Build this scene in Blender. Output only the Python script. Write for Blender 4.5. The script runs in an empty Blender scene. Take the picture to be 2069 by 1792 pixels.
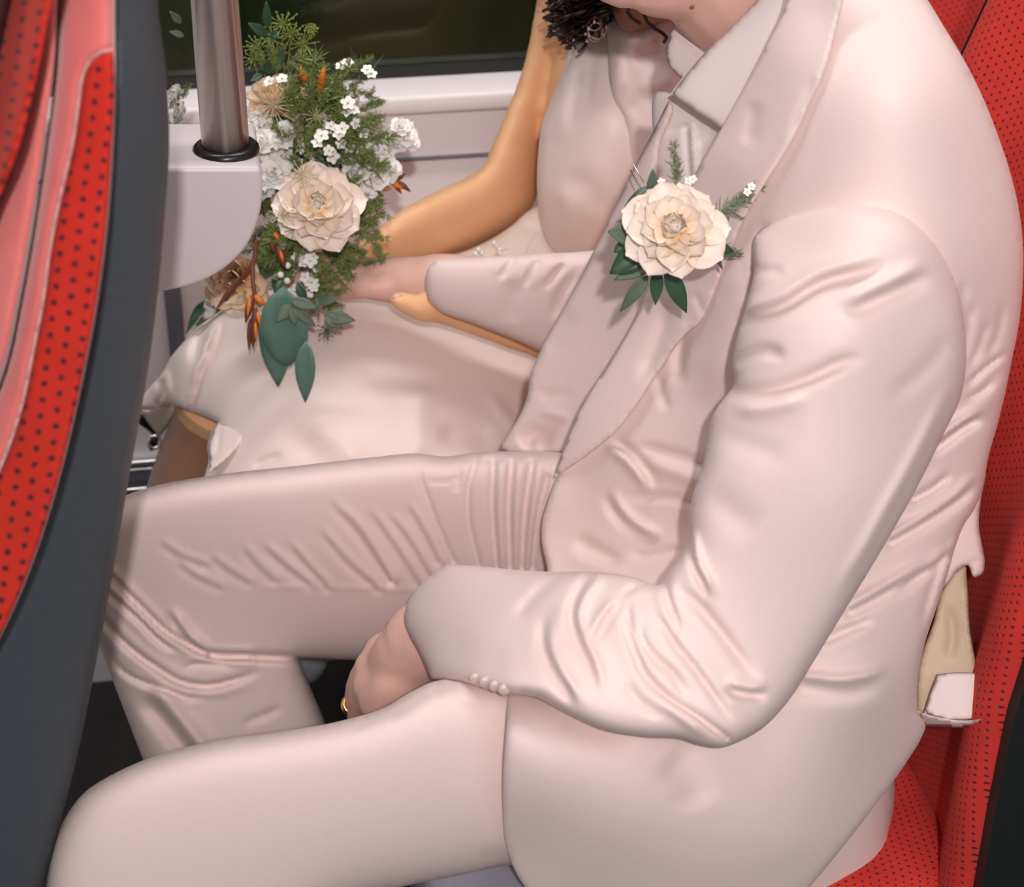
import bpy, bmesh, math, random
import numpy as np
from mathutils import Vector, Matrix, Quaternion
from mathutils.geometry import delaunay_2d_cdt
from mathutils.bvhtree import BVHTree

random.seed(7); RNG = np.random.default_rng(7)
scene = bpy.context.scene
COL = scene.collection

# ------------------------------------------------------------------ camera
IMG_W, IMG_H, FPX = 2069.0, 1792.0, 4000.0
CAM = Vector((0.0, 0.0, 1.37))
PITCH, YAW = math.radians(30.0), math.radians(9.2)
FWD = Vector((math.sin(YAW) * math.cos(PITCH), math.cos(YAW) * math.cos(PITCH), -math.sin(PITCH)))
RGT = Vector((math.cos(YAW), -math.sin(YAW), 0.0))
UPV = RGT.cross(FWD)
cam_data = bpy.data.cameras.new('camera'); cam = bpy.data.objects.new('camera', cam_data); COL.objects.link(cam)
cam_data.sensor_width = 36.0; cam_data.sensor_fit = 'HORIZONTAL'
cam_data.lens = 36.0 * FPX / IMG_W
cam_data.clip_start = 0.05
M3 = Matrix((RGT, UPV, -FWD)).transposed()
cam.matrix_world = Matrix.Translation(CAM) @ M3.to_4x4()
cam_data.dof.use_dof = True; cam_data.dof.focus_distance = 1.36; cam_data.dof.aperture_fstop = 10.0
scene.camera = cam

# ------------------------------------------------------------------ light
scene.view_settings.view_transform = 'Standard'
scene.view_settings.look = 'None'
scene.view_settings.gamma = 1.0
scene.view_settings.use_curve_mapping = False
scene.view_settings.exposure = 0.0
world = bpy.data.worlds.new('world'); scene.world = world; world.use_nodes = True
world.node_tree.nodes['Background'].inputs[0].default_value = (1.0, 0.945, 0.985, 1)
world.node_tree.nodes['Background'].inputs[1].default_value = 0.20

def area_light(name, loc, target, size, energy, color, shape='DISK', size_y=None):
    L = bpy.data.lights.new(name, 'AREA'); L.shape = shape; L.size = size
    if size_y: L.size_y = size_y
    L.energy = energy; L.color = color
    o = bpy.data.objects.new(name, L); COL.objects.link(o)
    o.location = loc
    o.rotation_euler = (Vector(target) - Vector(loc)).to_track_quat('-Z', 'Y').to_euler()
    return o
# the camera's own flash, just right of and above the lens
FLASH = CAM + RGT * 0.06 + UPV * 0.09 - FWD * 0.60
area_light('camera_flash', FLASH, CAM + FWD * 1.5, 0.045, 19.0, (1.0, 0.91, 0.89))
# unseen fill lights, added to lift the far side: overhead and across the aisle
area_light('overhead_fill_light', (0.1, 1.45, 2.36), (0.1, 1.5, 0.6), 1.6, 20.0, (1.0, 0.95, 0.93), 'RECTANGLE', 0.25)
area_light('aisle_fill_light', (0.3, -1.0, 2.1), (0.3, 1.6, 0.6), 2.4, 16.0, (1.0, 0.95, 0.93), 'RECTANGLE', 0.5)

# ------------------------------------------------------------------ helpers
_F = np.array(FWD); _R = np.array(RGT); _U = np.array(UPV); _C = np.array(CAM)
def rays(px, py):
    px = np.asarray(px, float); py = np.asarray(py, float)
    return _F + ((px - IMG_W / 2) / FPX)[..., None] * _R - ((py - IMG_H / 2) / FPX)[..., None] * _U
def PYa(px, py, Y):
    r = rays(px, py); return _C + r * (np.asarray(Y, float) / r[..., 1])[..., None]
def P(px, py, Y):
    return Vector(PYa(np.array([px]), np.array([py]), np.array([Y]))[0])
def PZ(px, py, Z):
    r = rays(np.array([px]), np.array([py]))[0]; return Vector(_C + r * ((Z - CAM.z) / r[2]))
def px_size(Y): return Y / 0.87 / FPX      # metres per pixel, roughly

def smoothstep(x): x = np.clip(x, 0, 1); return x * x * (3 - 2 * x)

def catmull(pts, closed, step):
    """dense polyline through points; a third element marks a sharp corner"""
    n = len(pts); out = []
    xy = [np.array(p[:2], float) for p in pts]; cor = [len(p) > 2 for p in pts]
    rng = range(n) if closed else range(n - 1)
    for i in rng:
        p1, p2 = xy[i], xy[(i + 1) % n]
        p0 = xy[i - 1] if (closed or i > 0) else 2 * p1 - p2
        p3 = xy[(i + 2) % n] if (closed or i + 2 < n) else 2 * p2 - p1
        L = np.linalg.norm(p2 - p1) + 1e-9
        def tang(a, b, c):
            la = np.linalg.norm(b - a) + 1e-9; lc = np.linalg.norm(c - b) + 1e-9
            return ((b - a) / la * lc + (c - b) / lc * la) / (la + lc)
        m1 = (p2 - p1) / L if cor[i] else tang(p0, p1, p2)
        m2 = (p2 - p1) / L if cor[(i + 1) % n] else tang(p1, p2, p3)
        k = max(1, int(round(L / step)))
        for j in range(k):
            t = j / k; t2 = t * t; t3 = t2 * t
            out.append((2*t3-3*t2+1)*p1 + (t3-2*t2+t)*L*m1 + (-2*t3+3*t2)*p2 + (t3-t2)*L*m2)
    if not closed: out.append(xy[-1])
    return np.array(out)

def in_poly(q, poly):
    x, y = q[:, 0], q[:, 1]; ins = np.zeros(len(q), bool); n = len(poly)
    for i in range(n):
        x1, y1 = poly[i]; x2, y2 = poly[(i + 1) % n]
        if y1 == y2: continue
        c = ((y1 > y) != (y2 > y)) & (x < (x2 - x1) * (y - y1) / (y2 - y1) + x1)
        ins ^= c
    return ins

def polyline_dist(q, pl):
    """distance, signed side and parameter (0..1) of points to an open polyline"""
    seg = np.linalg.norm(np.diff(pl, axis=0), axis=1); cum = np.concatenate([[0], np.cumsum(seg)]); tot = cum[-1]
    best = np.full(len(q), 1e9); sgn = np.zeros(len(q)); par = np.zeros(len(q))
    for i in range(len(pl) - 1):
        a, b = pl[i], pl[i + 1]; ab = b - a; l2 = ab @ ab + 1e-12
        t = np.clip(((q - a) @ ab) / l2, 0, 1)
        d = q - (a + t[:, None] * ab); dd = np.hypot(d[:, 0], d[:, 1])
        m = dd < best
        best[m] = dd[m]; sgn[m] = np.sign(ab[0] * d[m, 1] - ab[1] * d[m, 0]); par[m] = (cum[i] + t[m] * seg[i]) / tot
    return best, sgn, par

def fold_height(q, folds):
    """sum of fold profiles (metres, towards the camera)"""
    h = np.zeros(len(q))
    for f in folds:
        kind, pts, w, a = f[:4]; opt = f[4] if len(f) > 4 else ''
        pl = catmull(pts, False, 12.0)
        lo = pl.min(0) - 4 * w; hi = pl.max(0) + 4 * w
        idx = np.where(((q > lo) & (q < hi)).all(1))[0]
        if not len(idx): continue
        d, s, t = polyline_dist(q[idx], pl)
        tap = np.ones(len(idx))
        if 'b' not in opt: tap *= smoothstep(t / 0.3)
        if 'e' not in opt: tap *= smoothstep((1 - t) / 0.3)
        a = a * 1e-3 * {'c': 1.35, 'd': 1.45, 'v': 1.3, 'r': 1.15}[kind]
        if kind == 'v': v = -a * np.exp(-(d / w) ** 2)
        elif kind == 'r': v = a * np.exp(-(d / w) ** 2)
        elif kind == 'd': x = s * d / w; v = -a * x * np.exp(0.5 - 0.5 * x * x)
        elif kind == 'c':   # creased valley with soft lips
            v = a * (-np.exp(-(d / w) ** 2) + 0.25 * np.exp(-((d - 2.4 * w) / (1.9 * w)) ** 2))
        h[idx] += v * tap
    return h

def tps(ctrl):
    c = np.array([p[:2] for p in ctrl], float) / 500.0; z = np.array([p[2] for p in ctrl], float); n = len(c)
    if n == 1: return lambda q: np.full(len(q), z[0])
    if n < 4:
        A = np.c_[np.ones(n), c]; w = np.linalg.lstsq(A, z, rcond=None)[0]
        return lambda q: np.c_[np.ones(len(q)), q / 500.0] @ w
    def ker(r2): return 0.5 * r2 * np.log(r2 + 1e-12)
    d2 = ((c[:, None] - c[None]) ** 2).sum(2)
    A = np.zeros((n + 3, n + 3)); A[:n, :n] = ker(d2) + 0.02 * np.eye(n); A[:n, n] = 1; A[:n, n+1:] = c; A[n, :n] = 1; A[n+1:, :n] = c.T
    w = np.linalg.solve(A, np.r_[z, 0, 0, 0])
    def f(q):
        q = q / 500.0; d2 = ((q[:, None] - c[None]) ** 2).sum(2)
        return ker(d2) @ w[:n] + w[n] + q @ w[n+1:]
    return f

def poisson(v, tri, fixed):
    """P1 finite elements for -lap u = 1, u = 0 on fixed, by conjugate gradients"""
    n = len(v); i, j, k = tri[:, 0], tri[:, 1], tri[:, 2]
    def cot(a, b, c):
        u = v[b] - v[a]; w = v[c] - v[a]
        return (u * w).sum(1) / (np.abs(u[:, 0] * w[:, 1] - u[:, 1] * w[:, 0]) + 1e-9)
    ca, cb, cc = cot(i, j, k) / 2, cot(j, k, i) / 2, cot(k, i, j) / 2
    I = np.r_[j, k, i]; J = np.r_[k, i, j]; Wt = np.r_[ca, cb, cc]; Wt = np.maximum(Wt, 1e-6)
    area = np.abs((v[j, 0]-v[i, 0])*(v[k, 1]-v[i, 1]) - (v[j, 1]-v[i, 1])*(v[k, 0]-v[i, 0])) / 2
    b = np.zeros(n)
    for q in (i, j, k): b += np.bincount(q, area / 3, n)
    dg = np.bincount(I, Wt, n) + np.bincount(J, Wt, n) + 1e-9
    free = (~fixed).astype(float)
    def A(x): return dg * x - np.bincount(I, Wt * x[J], n) - np.bincount(J, Wt * x[I], n)
    x = np.zeros(n); r = b * free; z = r / dg; p = z.copy(); rz = r @ z; r0 = rz
    for _ in range(400):
        Ap = A(p) * free; al = rz / (p @ Ap + 1e-30); x += al * p; r -= al * Ap
        z = r / dg * free; rz2 = r @ z
        if rz2 < 1e-8 * r0: break
        p = z + rz2 / rz * p; rz = rz2
    return np.maximum(x, 0)

def link_mesh(name, verts, faces, mat=None, parent=None, smooth=True):
    me = bpy.data.meshes.new(name); me.from_pydata([tuple(p) for p in verts], [], faces); me.update()
    if smooth: me.polygons.foreach_set('use_smooth', [True] * len(me.polygons))
    ob = bpy.data.objects.new(name, me); COL.objects.link(ob)
    if mat: me.materials.append(mat)
    if parent is not None: set_parent(ob, parent)
    return ob
def world_of(o):
    m = o.matrix_basis.copy()
    if o.parent: m = world_of(o.parent) @ o.matrix_parent_inverse @ m
    return m
def set_parent(ob, parent):
    ob.parent = parent; ob.matrix_parent_inverse = world_of(parent).inverted()
def tag(o, label=None, cat=None, group=None, kind=None):
    if label: o['label'] = label
    if cat: o['category'] = cat
    if group: o['group'] = group
    if kind: o['kind'] = kind
    return o
def thing(name, loc, label, cat, group=None):
    o = bpy.data.objects.new(name, None); COL.objects.link(o); o.location = loc; o.empty_display_size = 0.05
    return tag(o, label, cat, group)

BVH = {}
def surf_Y(key, px, py, dflt=None):
    """world Y where the ray of a pixel meets an already built cloth"""
    r = Vector(rays(np.array([px]), np.array([py]))[0]).normalized()
    hit = BVH[key].ray_cast(CAM, r)
    return hit[0].y if hit[0] else dflt

def inflate_geo(outline, ctrl, front, back, W=None, step=8.0, folds=(), fade=25.0, dots=None):
    poly = catmull(outline, True, step)
    # drop near-duplicate points
    keep = [0]
    for i in range(1, len(poly)):
        if np.linalg.norm(poly[i] - poly[keep[-1]]) > 0.3 * step: keep.append(i)
    poly = poly[keep]
    lo, hi = poly.min(0), poly.max(0)
    xs = np.arange(lo[0], hi[0] + step, step); ys = np.arange(lo[1], hi[1] + step, step * 0.866)
    gx, gy = np.meshgrid(xs, ys); gx = gx + (np.arange(len(ys)) % 2)[:, None] * step / 2
    q = np.c_[gx.ravel(), gy.ravel()]
    q = q[in_poly(q, poly)]
    d, _, _ = polyline_dist(q, np.r_[poly, poly[:1]])
    q = q[d > 0.55 * step]
    nb = len(poly); allv = np.r_[poly, q]
    res = delaunay_2d_cdt([Vector(p) for p in allv], [], [list(range(nb))], 1, 1e-4, True)
    v = np.array([p[:] for p in res[0]]); tri = np.array([f for f in res[2] if len(f) == 3])
    tri = tri[in_poly(v[tri].mean(1), poly)]
    orig = res[3]; onb = np.array([any(o < nb for o in ol) for ol in orig])
    # also edges used once are boundary
    e = np.sort(np.r_[tri[:, [0, 1]], tri[:, [1, 2]], tri[:, [2, 0]]], axis=1)
    ue, cnt = np.unique(e, axis=0, return_counts=True)
    bnd = np.zeros(len(v), bool); bnd[ue[cnt == 1].ravel()] = True
    u = poisson(v, tri, bnd); h = np.sqrt(2 * u)
    s = h / max(h.max(), 1e-6) if W is None else 1 - np.exp(-h / W)
    Y = tps(ctrl)(v)
    if not np.isscalar(front):      # thickness of the edge roll given at a few places
        fc = np.array(front, float); w = 1.0 / (((v[:, None] - fc[None, :, :2]) ** 2).sum(2) + 400.0); front = (w * fc[:, 2]).sum(1) / w.sum(1)
    base = PYa(v[:, 0], v[:, 1], Y)
    r = rays(v[:, 0], v[:, 1]); r /= np.linalg.norm(r, axis=1)[:, None]
    fh = fold_height(v, folds) * smoothstep(h / fade) if len(folds) else 0
    fr = base - r * (front * s + fh)[:, None]
    bk = base + r * np.maximum(back * s, np.where(bnd, 0, 0.0008))[:, None]
    # orient triangles to face the camera
    a = (v[tri[:, 1], 0]-v[tri[:, 0], 0])*(v[tri[:, 2], 1]-v[tri[:, 0], 1]) - (v[tri[:, 1], 1]-v[tri[:, 0], 1])*(v[tri[:, 2], 0]-v[tri[:, 0], 0])
    tri[a > 0] = tri[a > 0][:, ::-1]
    n = len(v); mp = np.arange(n); inner = np.where(~bnd)[0]; mp[inner] = n + np.arange(len(inner))
    verts = np.r_[fr, bk[inner]]
    bt = mp[tri][:, ::-1]
    bt = bt[~(bnd[tri].all(1))]
    faces = [tuple(int(x) for x in f) for f in tri] + [tuple(int(x) for x in f) for f in bt]
    uv = np.r_[v, v[inner]]
    return verts, faces, uv

def inflate(name, outline, ctrl, front, back, mat, parent, W=None, step=8.0, folds=(), fade=25.0, key=None):
    verts, faces, uv = inflate_geo(outline, ctrl, front, back, W, step, folds, fade)
    ob = link_mesh(name, verts, faces, mat, parent)
    ul = ob.data.uv_layers.new(name='UVMap')
    li = np.zeros(len(ob.data.loops), int); ob.data.loops.foreach_get('vertex_index', li)
    ul.data.foreach_set('uv', (uv[li] / 1000.0).ravel())
    if key: BVH[key] = BVHTree.FromPolygons([Vector(p) for p in verts], faces)
    return ob

def tube_geo(pts, radii, nseg=12, cap=True, flat=1.0, up=None):
    """rounded tube through points -> verts, faces"""
    pts = [Vector(p) for p in pts]; n = len(pts); V = []; Fc = []
    if np.isscalar(radii): radii = [radii] * n
    prev = None; rings = []
    seq = []
    for i, p in enumerate(pts):
        t = (pts[min(i+1, n-1)] - pts[max(i-1, 0)]).normalized()
        if prev is None:
            ref = up if up is not None else (Vector((0, 0, 1)) if abs(t.z) < 0.9 else Vector((1, 0, 0)))
            nx = (ref - t * ref.dot(t)).normalized()
        else: nx = (prev - t * prev.dot(t)).normalized()
        prev = nx; seq.append((p, t, nx, radii[i]))
    if cap:
        p, t, nx, r = seq[0]; pre = [(p - t * r * math.sin(a), t, nx, r * math.cos(a)) for a in (1.25, 0.8, 0.35)]
        p, t, nx, r = seq[-1]; post = [(p + t * r * math.sin(a), t, nx, r * math.cos(a)) for a in (0.35, 0.8, 1.25)]
        seq = pre + seq + post
    for p, t, nx, r in seq:
        ny = t.cross(nx); base = len(V)
        for k in range(nseg):
            a = 2 * math.pi * k / nseg
            V.append(p + nx * (r * math.cos(a) * flat) + ny * (r * math.sin(a)))
        rings.append(base)
    for a, b in zip(rings[:-1], rings[1:]):
        for k in range(nseg):
            k2 = (k + 1) % nseg; Fc.append((a + k, a + k2, b + k2, b + k))
    Fc.append(tuple(rings[0] + k for k in range(nseg))[::-1]); Fc.append(tuple(rings[-1] + k for k in range(nseg)))
    return [tuple(v) for v in V], Fc
def cr3(pts, k=6):
    """smooth 3-D polyline"""
    pts = [Vector(p) for p in pts]; out = []
    for i in range(len(pts) - 1):
        p0 = pts[max(i-1, 0)]; p1 = pts[i]; p2 = pts[i+1]; p3 = pts[min(i+2, len(pts)-1)]
        for j in range(k):
            t = j / k; out.append(0.5 * ((2*p1) + (p2-p0)*t + (2*p0-5*p1+4*p2-p3)*t*t + (3*p1-p0-3*p2+p3)*t**3))
    out.append(pts[-1]); return out
class Geo:
    def __init__(s): s.v = []; s.f = []
    def add(s, vf):
        o = len(s.v); s.v += [tuple(p) for p in vf[0]]; s.f += [tuple(i + o for i in f) for f in vf[1]]; return s
    def tube(s, pts, r, **k): return s.add(tube_geo(pts, r, **k))
    def ball(s, c, r, scale=(1, 1, 1), rot=None, seg=12):
        bm = bmesh.new(); bmesh.ops.create_uvsphere(bm, u_segments=seg, v_segments=max(6, seg // 2 + 2), radius=r)
        m = Matrix.Translation(Vector(c)) @ (rot.to_matrix().to_4x4() if rot else Matrix.Identity(4)) @ Matrix.Diagonal((*scale, 1))
        bmesh.ops.transform(bm, matrix=m, verts=bm.verts)
        bm.verts.index_update()
        s.add(([v.co[:] for v in bm.verts], [tuple(v.index for v in f.verts) for f in bm.faces])); bm.free(); return s
    def box(s, a, b):
        x0, y0, z0 = a; x1, y1, z1 = b
        return s.add(([(x0,y0,z0),(x1,y0,z0),(x1,y1,z0),(x0,y1,z0),(x0,y0,z1),(x1,y0,z1),(x1,y1,z1),(x0,y1,z1)],
                      [(0,3,2,1),(4,5,6,7),(0,1,5,4),(1,2,6,5),(2,3,7,6),(3,0,4,7)]))
    def build(s, name, mat, parent=None, smooth=True): return link_mesh(name, s.v, s.f, mat, parent, smooth)

def bevel(ob, w, seg=3):
    m = ob.modifiers.new('bevel', 'BEVEL'); m.width = w; m.segments = seg; m.limit_method = 'ANGLE'
    for p in ob.data.polygons: p.use_smooth = True
    return ob

def remesh(name, geo, voxel, mat, parent, smooth_it=6):
    """fuse overlapping volumes into one continuous skin"""
    tmp = geo.build('tmp', None)
    m = tmp.modifiers.new('r', 'REMESH'); m.mode = 'VOXEL'; m.voxel_size = voxel
    s = tmp.modifiers.new('s', 'SMOOTH'); s.iterations = smooth_it; s.factor = 0.5
    dg = bpy.context.evaluated_depsgraph_get()
    me = bpy.data.meshes.new_from_object(tmp.evaluated_get(dg)); me.name = name
    bpy.data.objects.remove(tmp)
    me.polygons.foreach_set('use_smooth', [True] * len(me.polygons))
    me.materials.clear(); me.materials.append(mat)
    ob = bpy.data.objects.new(name, me); COL.objects.link(ob)
    if parent is not None: set_parent(ob, parent)
    return ob

# ------------------------------------------------------------------ materials
def new_mat(name):
    m = bpy.data.materials.new(name); m.use_nodes = True
    nt = m.node_tree; return m, nt, nt.nodes['Principled BSDF']
def plain(name, col, rough=0.6, metal=0.0, spec=0.5, sheen=0.0, noise=0.0, nscale=40.0, bump=0.0, bscale=800.0, sss=0.0, trans=0.0, coat=0.0):
    m, nt, b = new_mat(name)
    b.inputs['Base Color'].default_value = (*col, 1); b.inputs['Roughness'].default_value = rough
    b.inputs['Metallic'].default_value = metal; b.inputs['Specular IOR Level'].default_value = spec
    b.inputs['Sheen Weight'].default_value = sheen; b.inputs['Transmission Weight'].default_value = trans
    b.inputs['Coat Weight'].default_value = coat
    if sss:
        b.inputs['Subsurface Weight'].default_value = sss; b.inputs['Subsurface Radius'].default_value = (0.01, 0.004, 0.002)
        b.inputs['Subsurface Scale'].default_value = 1.0
    tc = nt.nodes.new('ShaderNodeTexCoord')
    if noise:
        n = nt.nodes.new('ShaderNodeTexNoise'); n.inputs['Scale'].default_value = nscale; n.inputs['Detail'].default_value = 4
        nt.links.new(tc.outputs['Object'], n.inputs['Vector'])
        mx = nt.nodes.new('ShaderNodeMix'); mx.data_type = 'RGBA'
        mx.inputs[6].default_value = (*[c * (1 - noise) for c in col], 1); mx.inputs[7].default_value = (*[min(1, c * (1 + noise)) for c in col], 1)
        nt.links.new(n.outputs['Fac'], mx.inputs[0]); nt.links.new(mx.outputs[2], b.inputs['Base Color'])
    if bump:
        n = nt.nodes.new('ShaderNodeTexNoise'); n.inputs['Scale'].default_value = bscale; n.inputs['Detail'].default_value = 2
        nt.links.new(tc.outputs['Object'], n.inputs['Vector'])
        bp = nt.nodes.new('ShaderNodeBump'); bp.inputs['Strength'].default_value = bump; bp.inputs['Distance'].default_value = 0.001
        nt.links.new(n.outputs['Fac'], bp.inputs['Height']); nt.links.new(bp.outputs['Normal'], b.inputs['Normal'])
    return m
def dotted(name, col, dot, sx, sy, rad, ang=0.0, skew=0.0, dark=None):
    """velour printed with small dark flecks in staggered rows; UV holds thousands of pixels"""
    m, nt, b = new_mat(name); N = nt.nodes; L = nt.links
    uv = N.new('ShaderNodeUVMap'); mp = N.new('ShaderNodeMapping')
    mp.inputs['Rotation'].default_value = (0, 0, ang); mp.inputs['Scale'].default_value = (1000.0 / sx, 1000.0 / sy, 1)
    L.new(uv.outputs[0], mp.inputs['Vector'])
    nz = N.new('ShaderNodeTexNoise'); nz.inputs['Scale'].default_value = 3.0; L.new(mp.outputs[0], nz.inputs['Vector'])
    sep = N.new('ShaderNodeSeparateXYZ'); L.new(mp.outputs[0], sep.inputs[0])
    def math_(op, a, c=None):
        n = N.new('ShaderNodeMath'); n.operation = op
        for i, x in enumerate((a, c)):
            if x is None: continue
            if isinstance(x, (int, float)): n.inputs[i].default_value = x
            else: L.new(x, n.inputs[i])
        return n.outputs[0]
    fx = math_('FLOOR', sep.outputs[0]); par = math_('MULTIPLY', math_('MODULO', fx, 2.0), 0.5)
    u = math_('SUBTRACT', math_('FRACT', sep.outputs[0]), 0.5)
    v = math_('SUBTRACT', math_('FRACT', math_('ADD', sep.outputs[1], par)), 0.5)
    v = math_('MULTIPLY', v, sy / sx)
    r = math_('SQRT', math_('ADD', math_('MULTIPLY', u, u), math_('MULTIPLY', v, v)))
    r = math_('ADD', r, math_('MULTIPLY', math_('SUBTRACT', nz.outputs['Fac'], 0.5), 0.22))
    ramp = N.new('ShaderNodeMapRange'); ramp.inputs['From Min'].default_value = rad * 1.35; ramp.inputs['From Max'].default_value = rad * 0.6
    L.new(r, ramp.inputs['Value'])
    tc = N.new('ShaderNodeTexCoord'); big = N.new('ShaderNodeTexNoise'); big.inputs['Scale'].default_value = 30; big.inputs['Detail'].default_value = 6
    L.new(tc.outputs['Object'], big.inputs['Vector'])
    base = N.new('ShaderNodeMix'); base.data_type = 'RGBA'
    base.inputs[6].default_value = (*[c * 0.8 for c in col], 1); base.inputs[7].default_value = (*[min(1, c * 1.2) for c in col], 1)
    L.new(big.outputs['Fac'], base.inputs[0])
    mx = N.new('ShaderNodeMix'); mx.data_type = 'RGBA'; L.new(base.outputs[2], mx.inputs[6]); mx.inputs[7].default_value = (*dot, 1)
    L.new(ramp.outputs[0], mx.inputs[0]); L.new(mx.outputs[2], b.inputs['Base Color'])
    b.inputs['Roughness'].default_value = 0.9; b.inputs['Specular IOR Level'].default_value = 0.15
    b.inputs['Sheen Weight'].default_value = 0.08; b.inputs['Sheen Tint'].default_value = (1, 0.5, 0.45, 1)
    fn = N.new('ShaderNodeTexNoise'); fn.inputs['Scale'].default_value = 900; L.new(tc.outputs['Object'], fn.inputs['Vector'])
    bp = N.new('ShaderNodeBump'); bp.inputs['Strength'].default_value = 0.35; bp.inputs['Distance'].default_value = 0.001
    L.new(fn.outputs['Fac'], bp.inputs['Height']); L.new(bp.outputs['Normal'], b.inputs['Normal'])
    return m
def petal_mat(name, base, mid, tip, rough=0.5):
    m, nt, b = new_mat(name); N = nt.nodes; L = nt.links
    uv = N.new('ShaderNodeUVMap'); sep = N.new('ShaderNodeSeparateXYZ'); L.new(uv.outputs[0], sep.inputs[0])
    ng = N.new('ShaderNodeTexNoise'); ng.inputs['Scale'].default_value = 9.0; L.new(uv.outputs[0], ng.inputs['Vector'])
    ad = N.new('ShaderNodeMath'); ad.operation = 'MULTIPLY_ADD'; ad.inputs[1].default_value = 0.3; L.new(ng.outputs['Fac'], ad.inputs[0])
    sb = N.new('ShaderNodeMath'); sb.operation = 'SUBTRACT'; sb.inputs[1].default_value = 0.15; L.new(sep.outputs[1], sb.inputs[0]); L.new(sb.outputs[0], ad.inputs[2])
    cr = N.new('ShaderNodeValToRGB'); L.new(ad.outputs[0], cr.inputs[0])
    cr.color_ramp.elements[0].color = (*base, 1); cr.color_ramp.elements[0].position = 0.0
    cr.color_ramp.elements[1].color = (*tip, 1); cr.color_ramp.elements[1].position = 0.46
    e = cr.color_ramp.elements.new(0.22); e.color = (*mid, 1)
    L.new(cr.outputs[0], b.inputs['Base Color']); b.inputs['Roughness'].default_value = rough
    b.inputs['Subsurface Weight'].default_value = 0.15; b.inputs['Subsurface Radius'].default_value = (0.004, 0.002, 0.001)
    return m

SUITC = (0.80, 0.655, 0.615)
M_suit = plain('cream_suit_wool', SUITC, 0.85, spec=0.2, noise=0.06, nscale=800, bump=0.25, bscale=1400, sheen=0.1)
M_shirt = plain('white_shirt_cotton', (0.86, 0.77, 0.745), 0.8, spec=0.25, noise=0.02, nscale=900, bump=0.12, bscale=1500)
M_lining = plain('beige_lining', (0.62, 0.50, 0.36), 0.55, noise=0.08, nscale=120)
M_dress = plain('ivory_satin', (0.82, 0.695, 0.645), 0.42, spec=0.35, sheen=0.15, noise=0.02, nscale=500)
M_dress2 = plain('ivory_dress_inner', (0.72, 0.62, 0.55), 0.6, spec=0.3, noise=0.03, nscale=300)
M_seam = plain('seam_thread', (0.50, 0.41, 0.35), 0.8)
M_skin_g = plain('fair_skin', (0.80, 0.50, 0.42), 0.5, spec=0.35, noise=0.10, nscale=60, bump=0.15, bscale=500, sss=0.08)
M_skin_b = plain('tanned_skin', (0.86, 0.50, 0.27), 0.48, spec=0.35, noise=0.10, nscale=50, bump=0.12, bscale=500, sss=0.08)
M_hair = plain('dark_brown_hair', (0.018, 0.010, 0.008), 0.45, spec=0.5)
M_shell = plain('grey_plastic_shell', (0.055, 0.07, 0.082), 0.5, spec=0.4, noise=0.12, nscale=200, bump=0.3, bscale=900)
M_shell_dk = plain('black_plastic_shell', (0.012, 0.015, 0.016), 0.5, spec=0.3, noise=0.2, nscale=150, bump=0.3, bscale=900)
M_reddot = dotted('red_dotted_moquette', (0.54, 0.030, 0.018), (0.075, 0.02, 0.03), 33.0, 33.0, 0.19, ang=-0.12)
M_reddot2 = dotted('red_dotted_moquette_small', (0.62, 0.045, 0.035), (0.10, 0.02, 0.03), 24.0, 24.0, 0.17, ang=0.1)
M_redplush = plain('plain_red_plush', (0.70, 0.185, 0.17), 0.9, spec=0.15, sheen=0.5, noise=0.12, nscale=60, bump=0.35, bscale=900)
M_seamdk = plain('dark_red_seam', (0.10, 0.012, 0.01), 0.9)
M_steel = plain('brushed_steel', (0.70, 0.62, 0.57), 0.22, metal=1.0, noise=0.05, nscale=300)
def _aniso():
    nt = M_steel.node_tree; b = nt.nodes['Principled BSDF']; b.inputs['Anisotropic'].default_value = 0.92; b.inputs['Anisotropic Rotation'].default_value = 0.25
    tn = nt.nodes.new('ShaderNodeTangent'); tn.direction_type = 'RADIAL'; tn.axis = 'Z'; nt.links.new(tn.outputs[0], b.inputs['Tangent'])
    b.inputs['Roughness'].default_value = 0.31
_aniso()
M_rubber = plain('black_rubber', (0.012, 0.012, 0.012), 0.3, spec=0.5)
M_bracket = plain('white_plastic', (0.66, 0.61, 0.63), 0.4, spec=0.4)
M_wall = plain('lavender_grey_panel', (0.92, 0.875, 0.915), 0.6, spec=0.3, noise=0.05, nscale=250, bump=0.1, bscale=700)
M_wallstrip = plain('grey_wall_strip', (0.17, 0.175, 0.215), 0.6, noise=0.05, nscale=200)
M_ledge = plain('pale_window_ledge', (0.90, 0.85, 0.86), 0.5, spec=0.3, noise=0.03, nscale=200)
M_glass = plain('night_window_glass', (0.010, 0.018, 0.006), 0.06, spec=0.6)
M_gasket = plain('window_gasket', (0.012, 0.014, 0.012), 0.7)
M_floor = plain('dark_bus_floor', (0.012, 0.011, 0.010), 0.5, spec=0.4, noise=0.4, nscale=90, bump=0.4, bscale=400)
M_chrome = plain('chrome', (0.8, 0.8, 0.82), 0.15, metal=1.0)
M_gold = plain('gold', (0.85, 0.56, 0.22), 0.2, metal=1.0)
M_black = plain('black_leather', (0.01, 0.01, 0.01), 0.4)
M_bead = plain('clear_beads', (0.9, 0.88, 0.86), 0.08, spec=0.8)
M_leafd = plain('dark_green_leaf', (0.030, 0.085, 0.042), 0.38, spec=0.5, noise=0.35, nscale=80)
M_leafe = plain('blue_green_eucalyptus', (0.095, 0.19, 0.15), 0.55, spec=0.35, noise=0.18, nscale=90)
M_leafg = plain('grey_green_leaf', (0.085, 0.125, 0.085), 0.55, noise=0.25, nscale=90)
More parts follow.
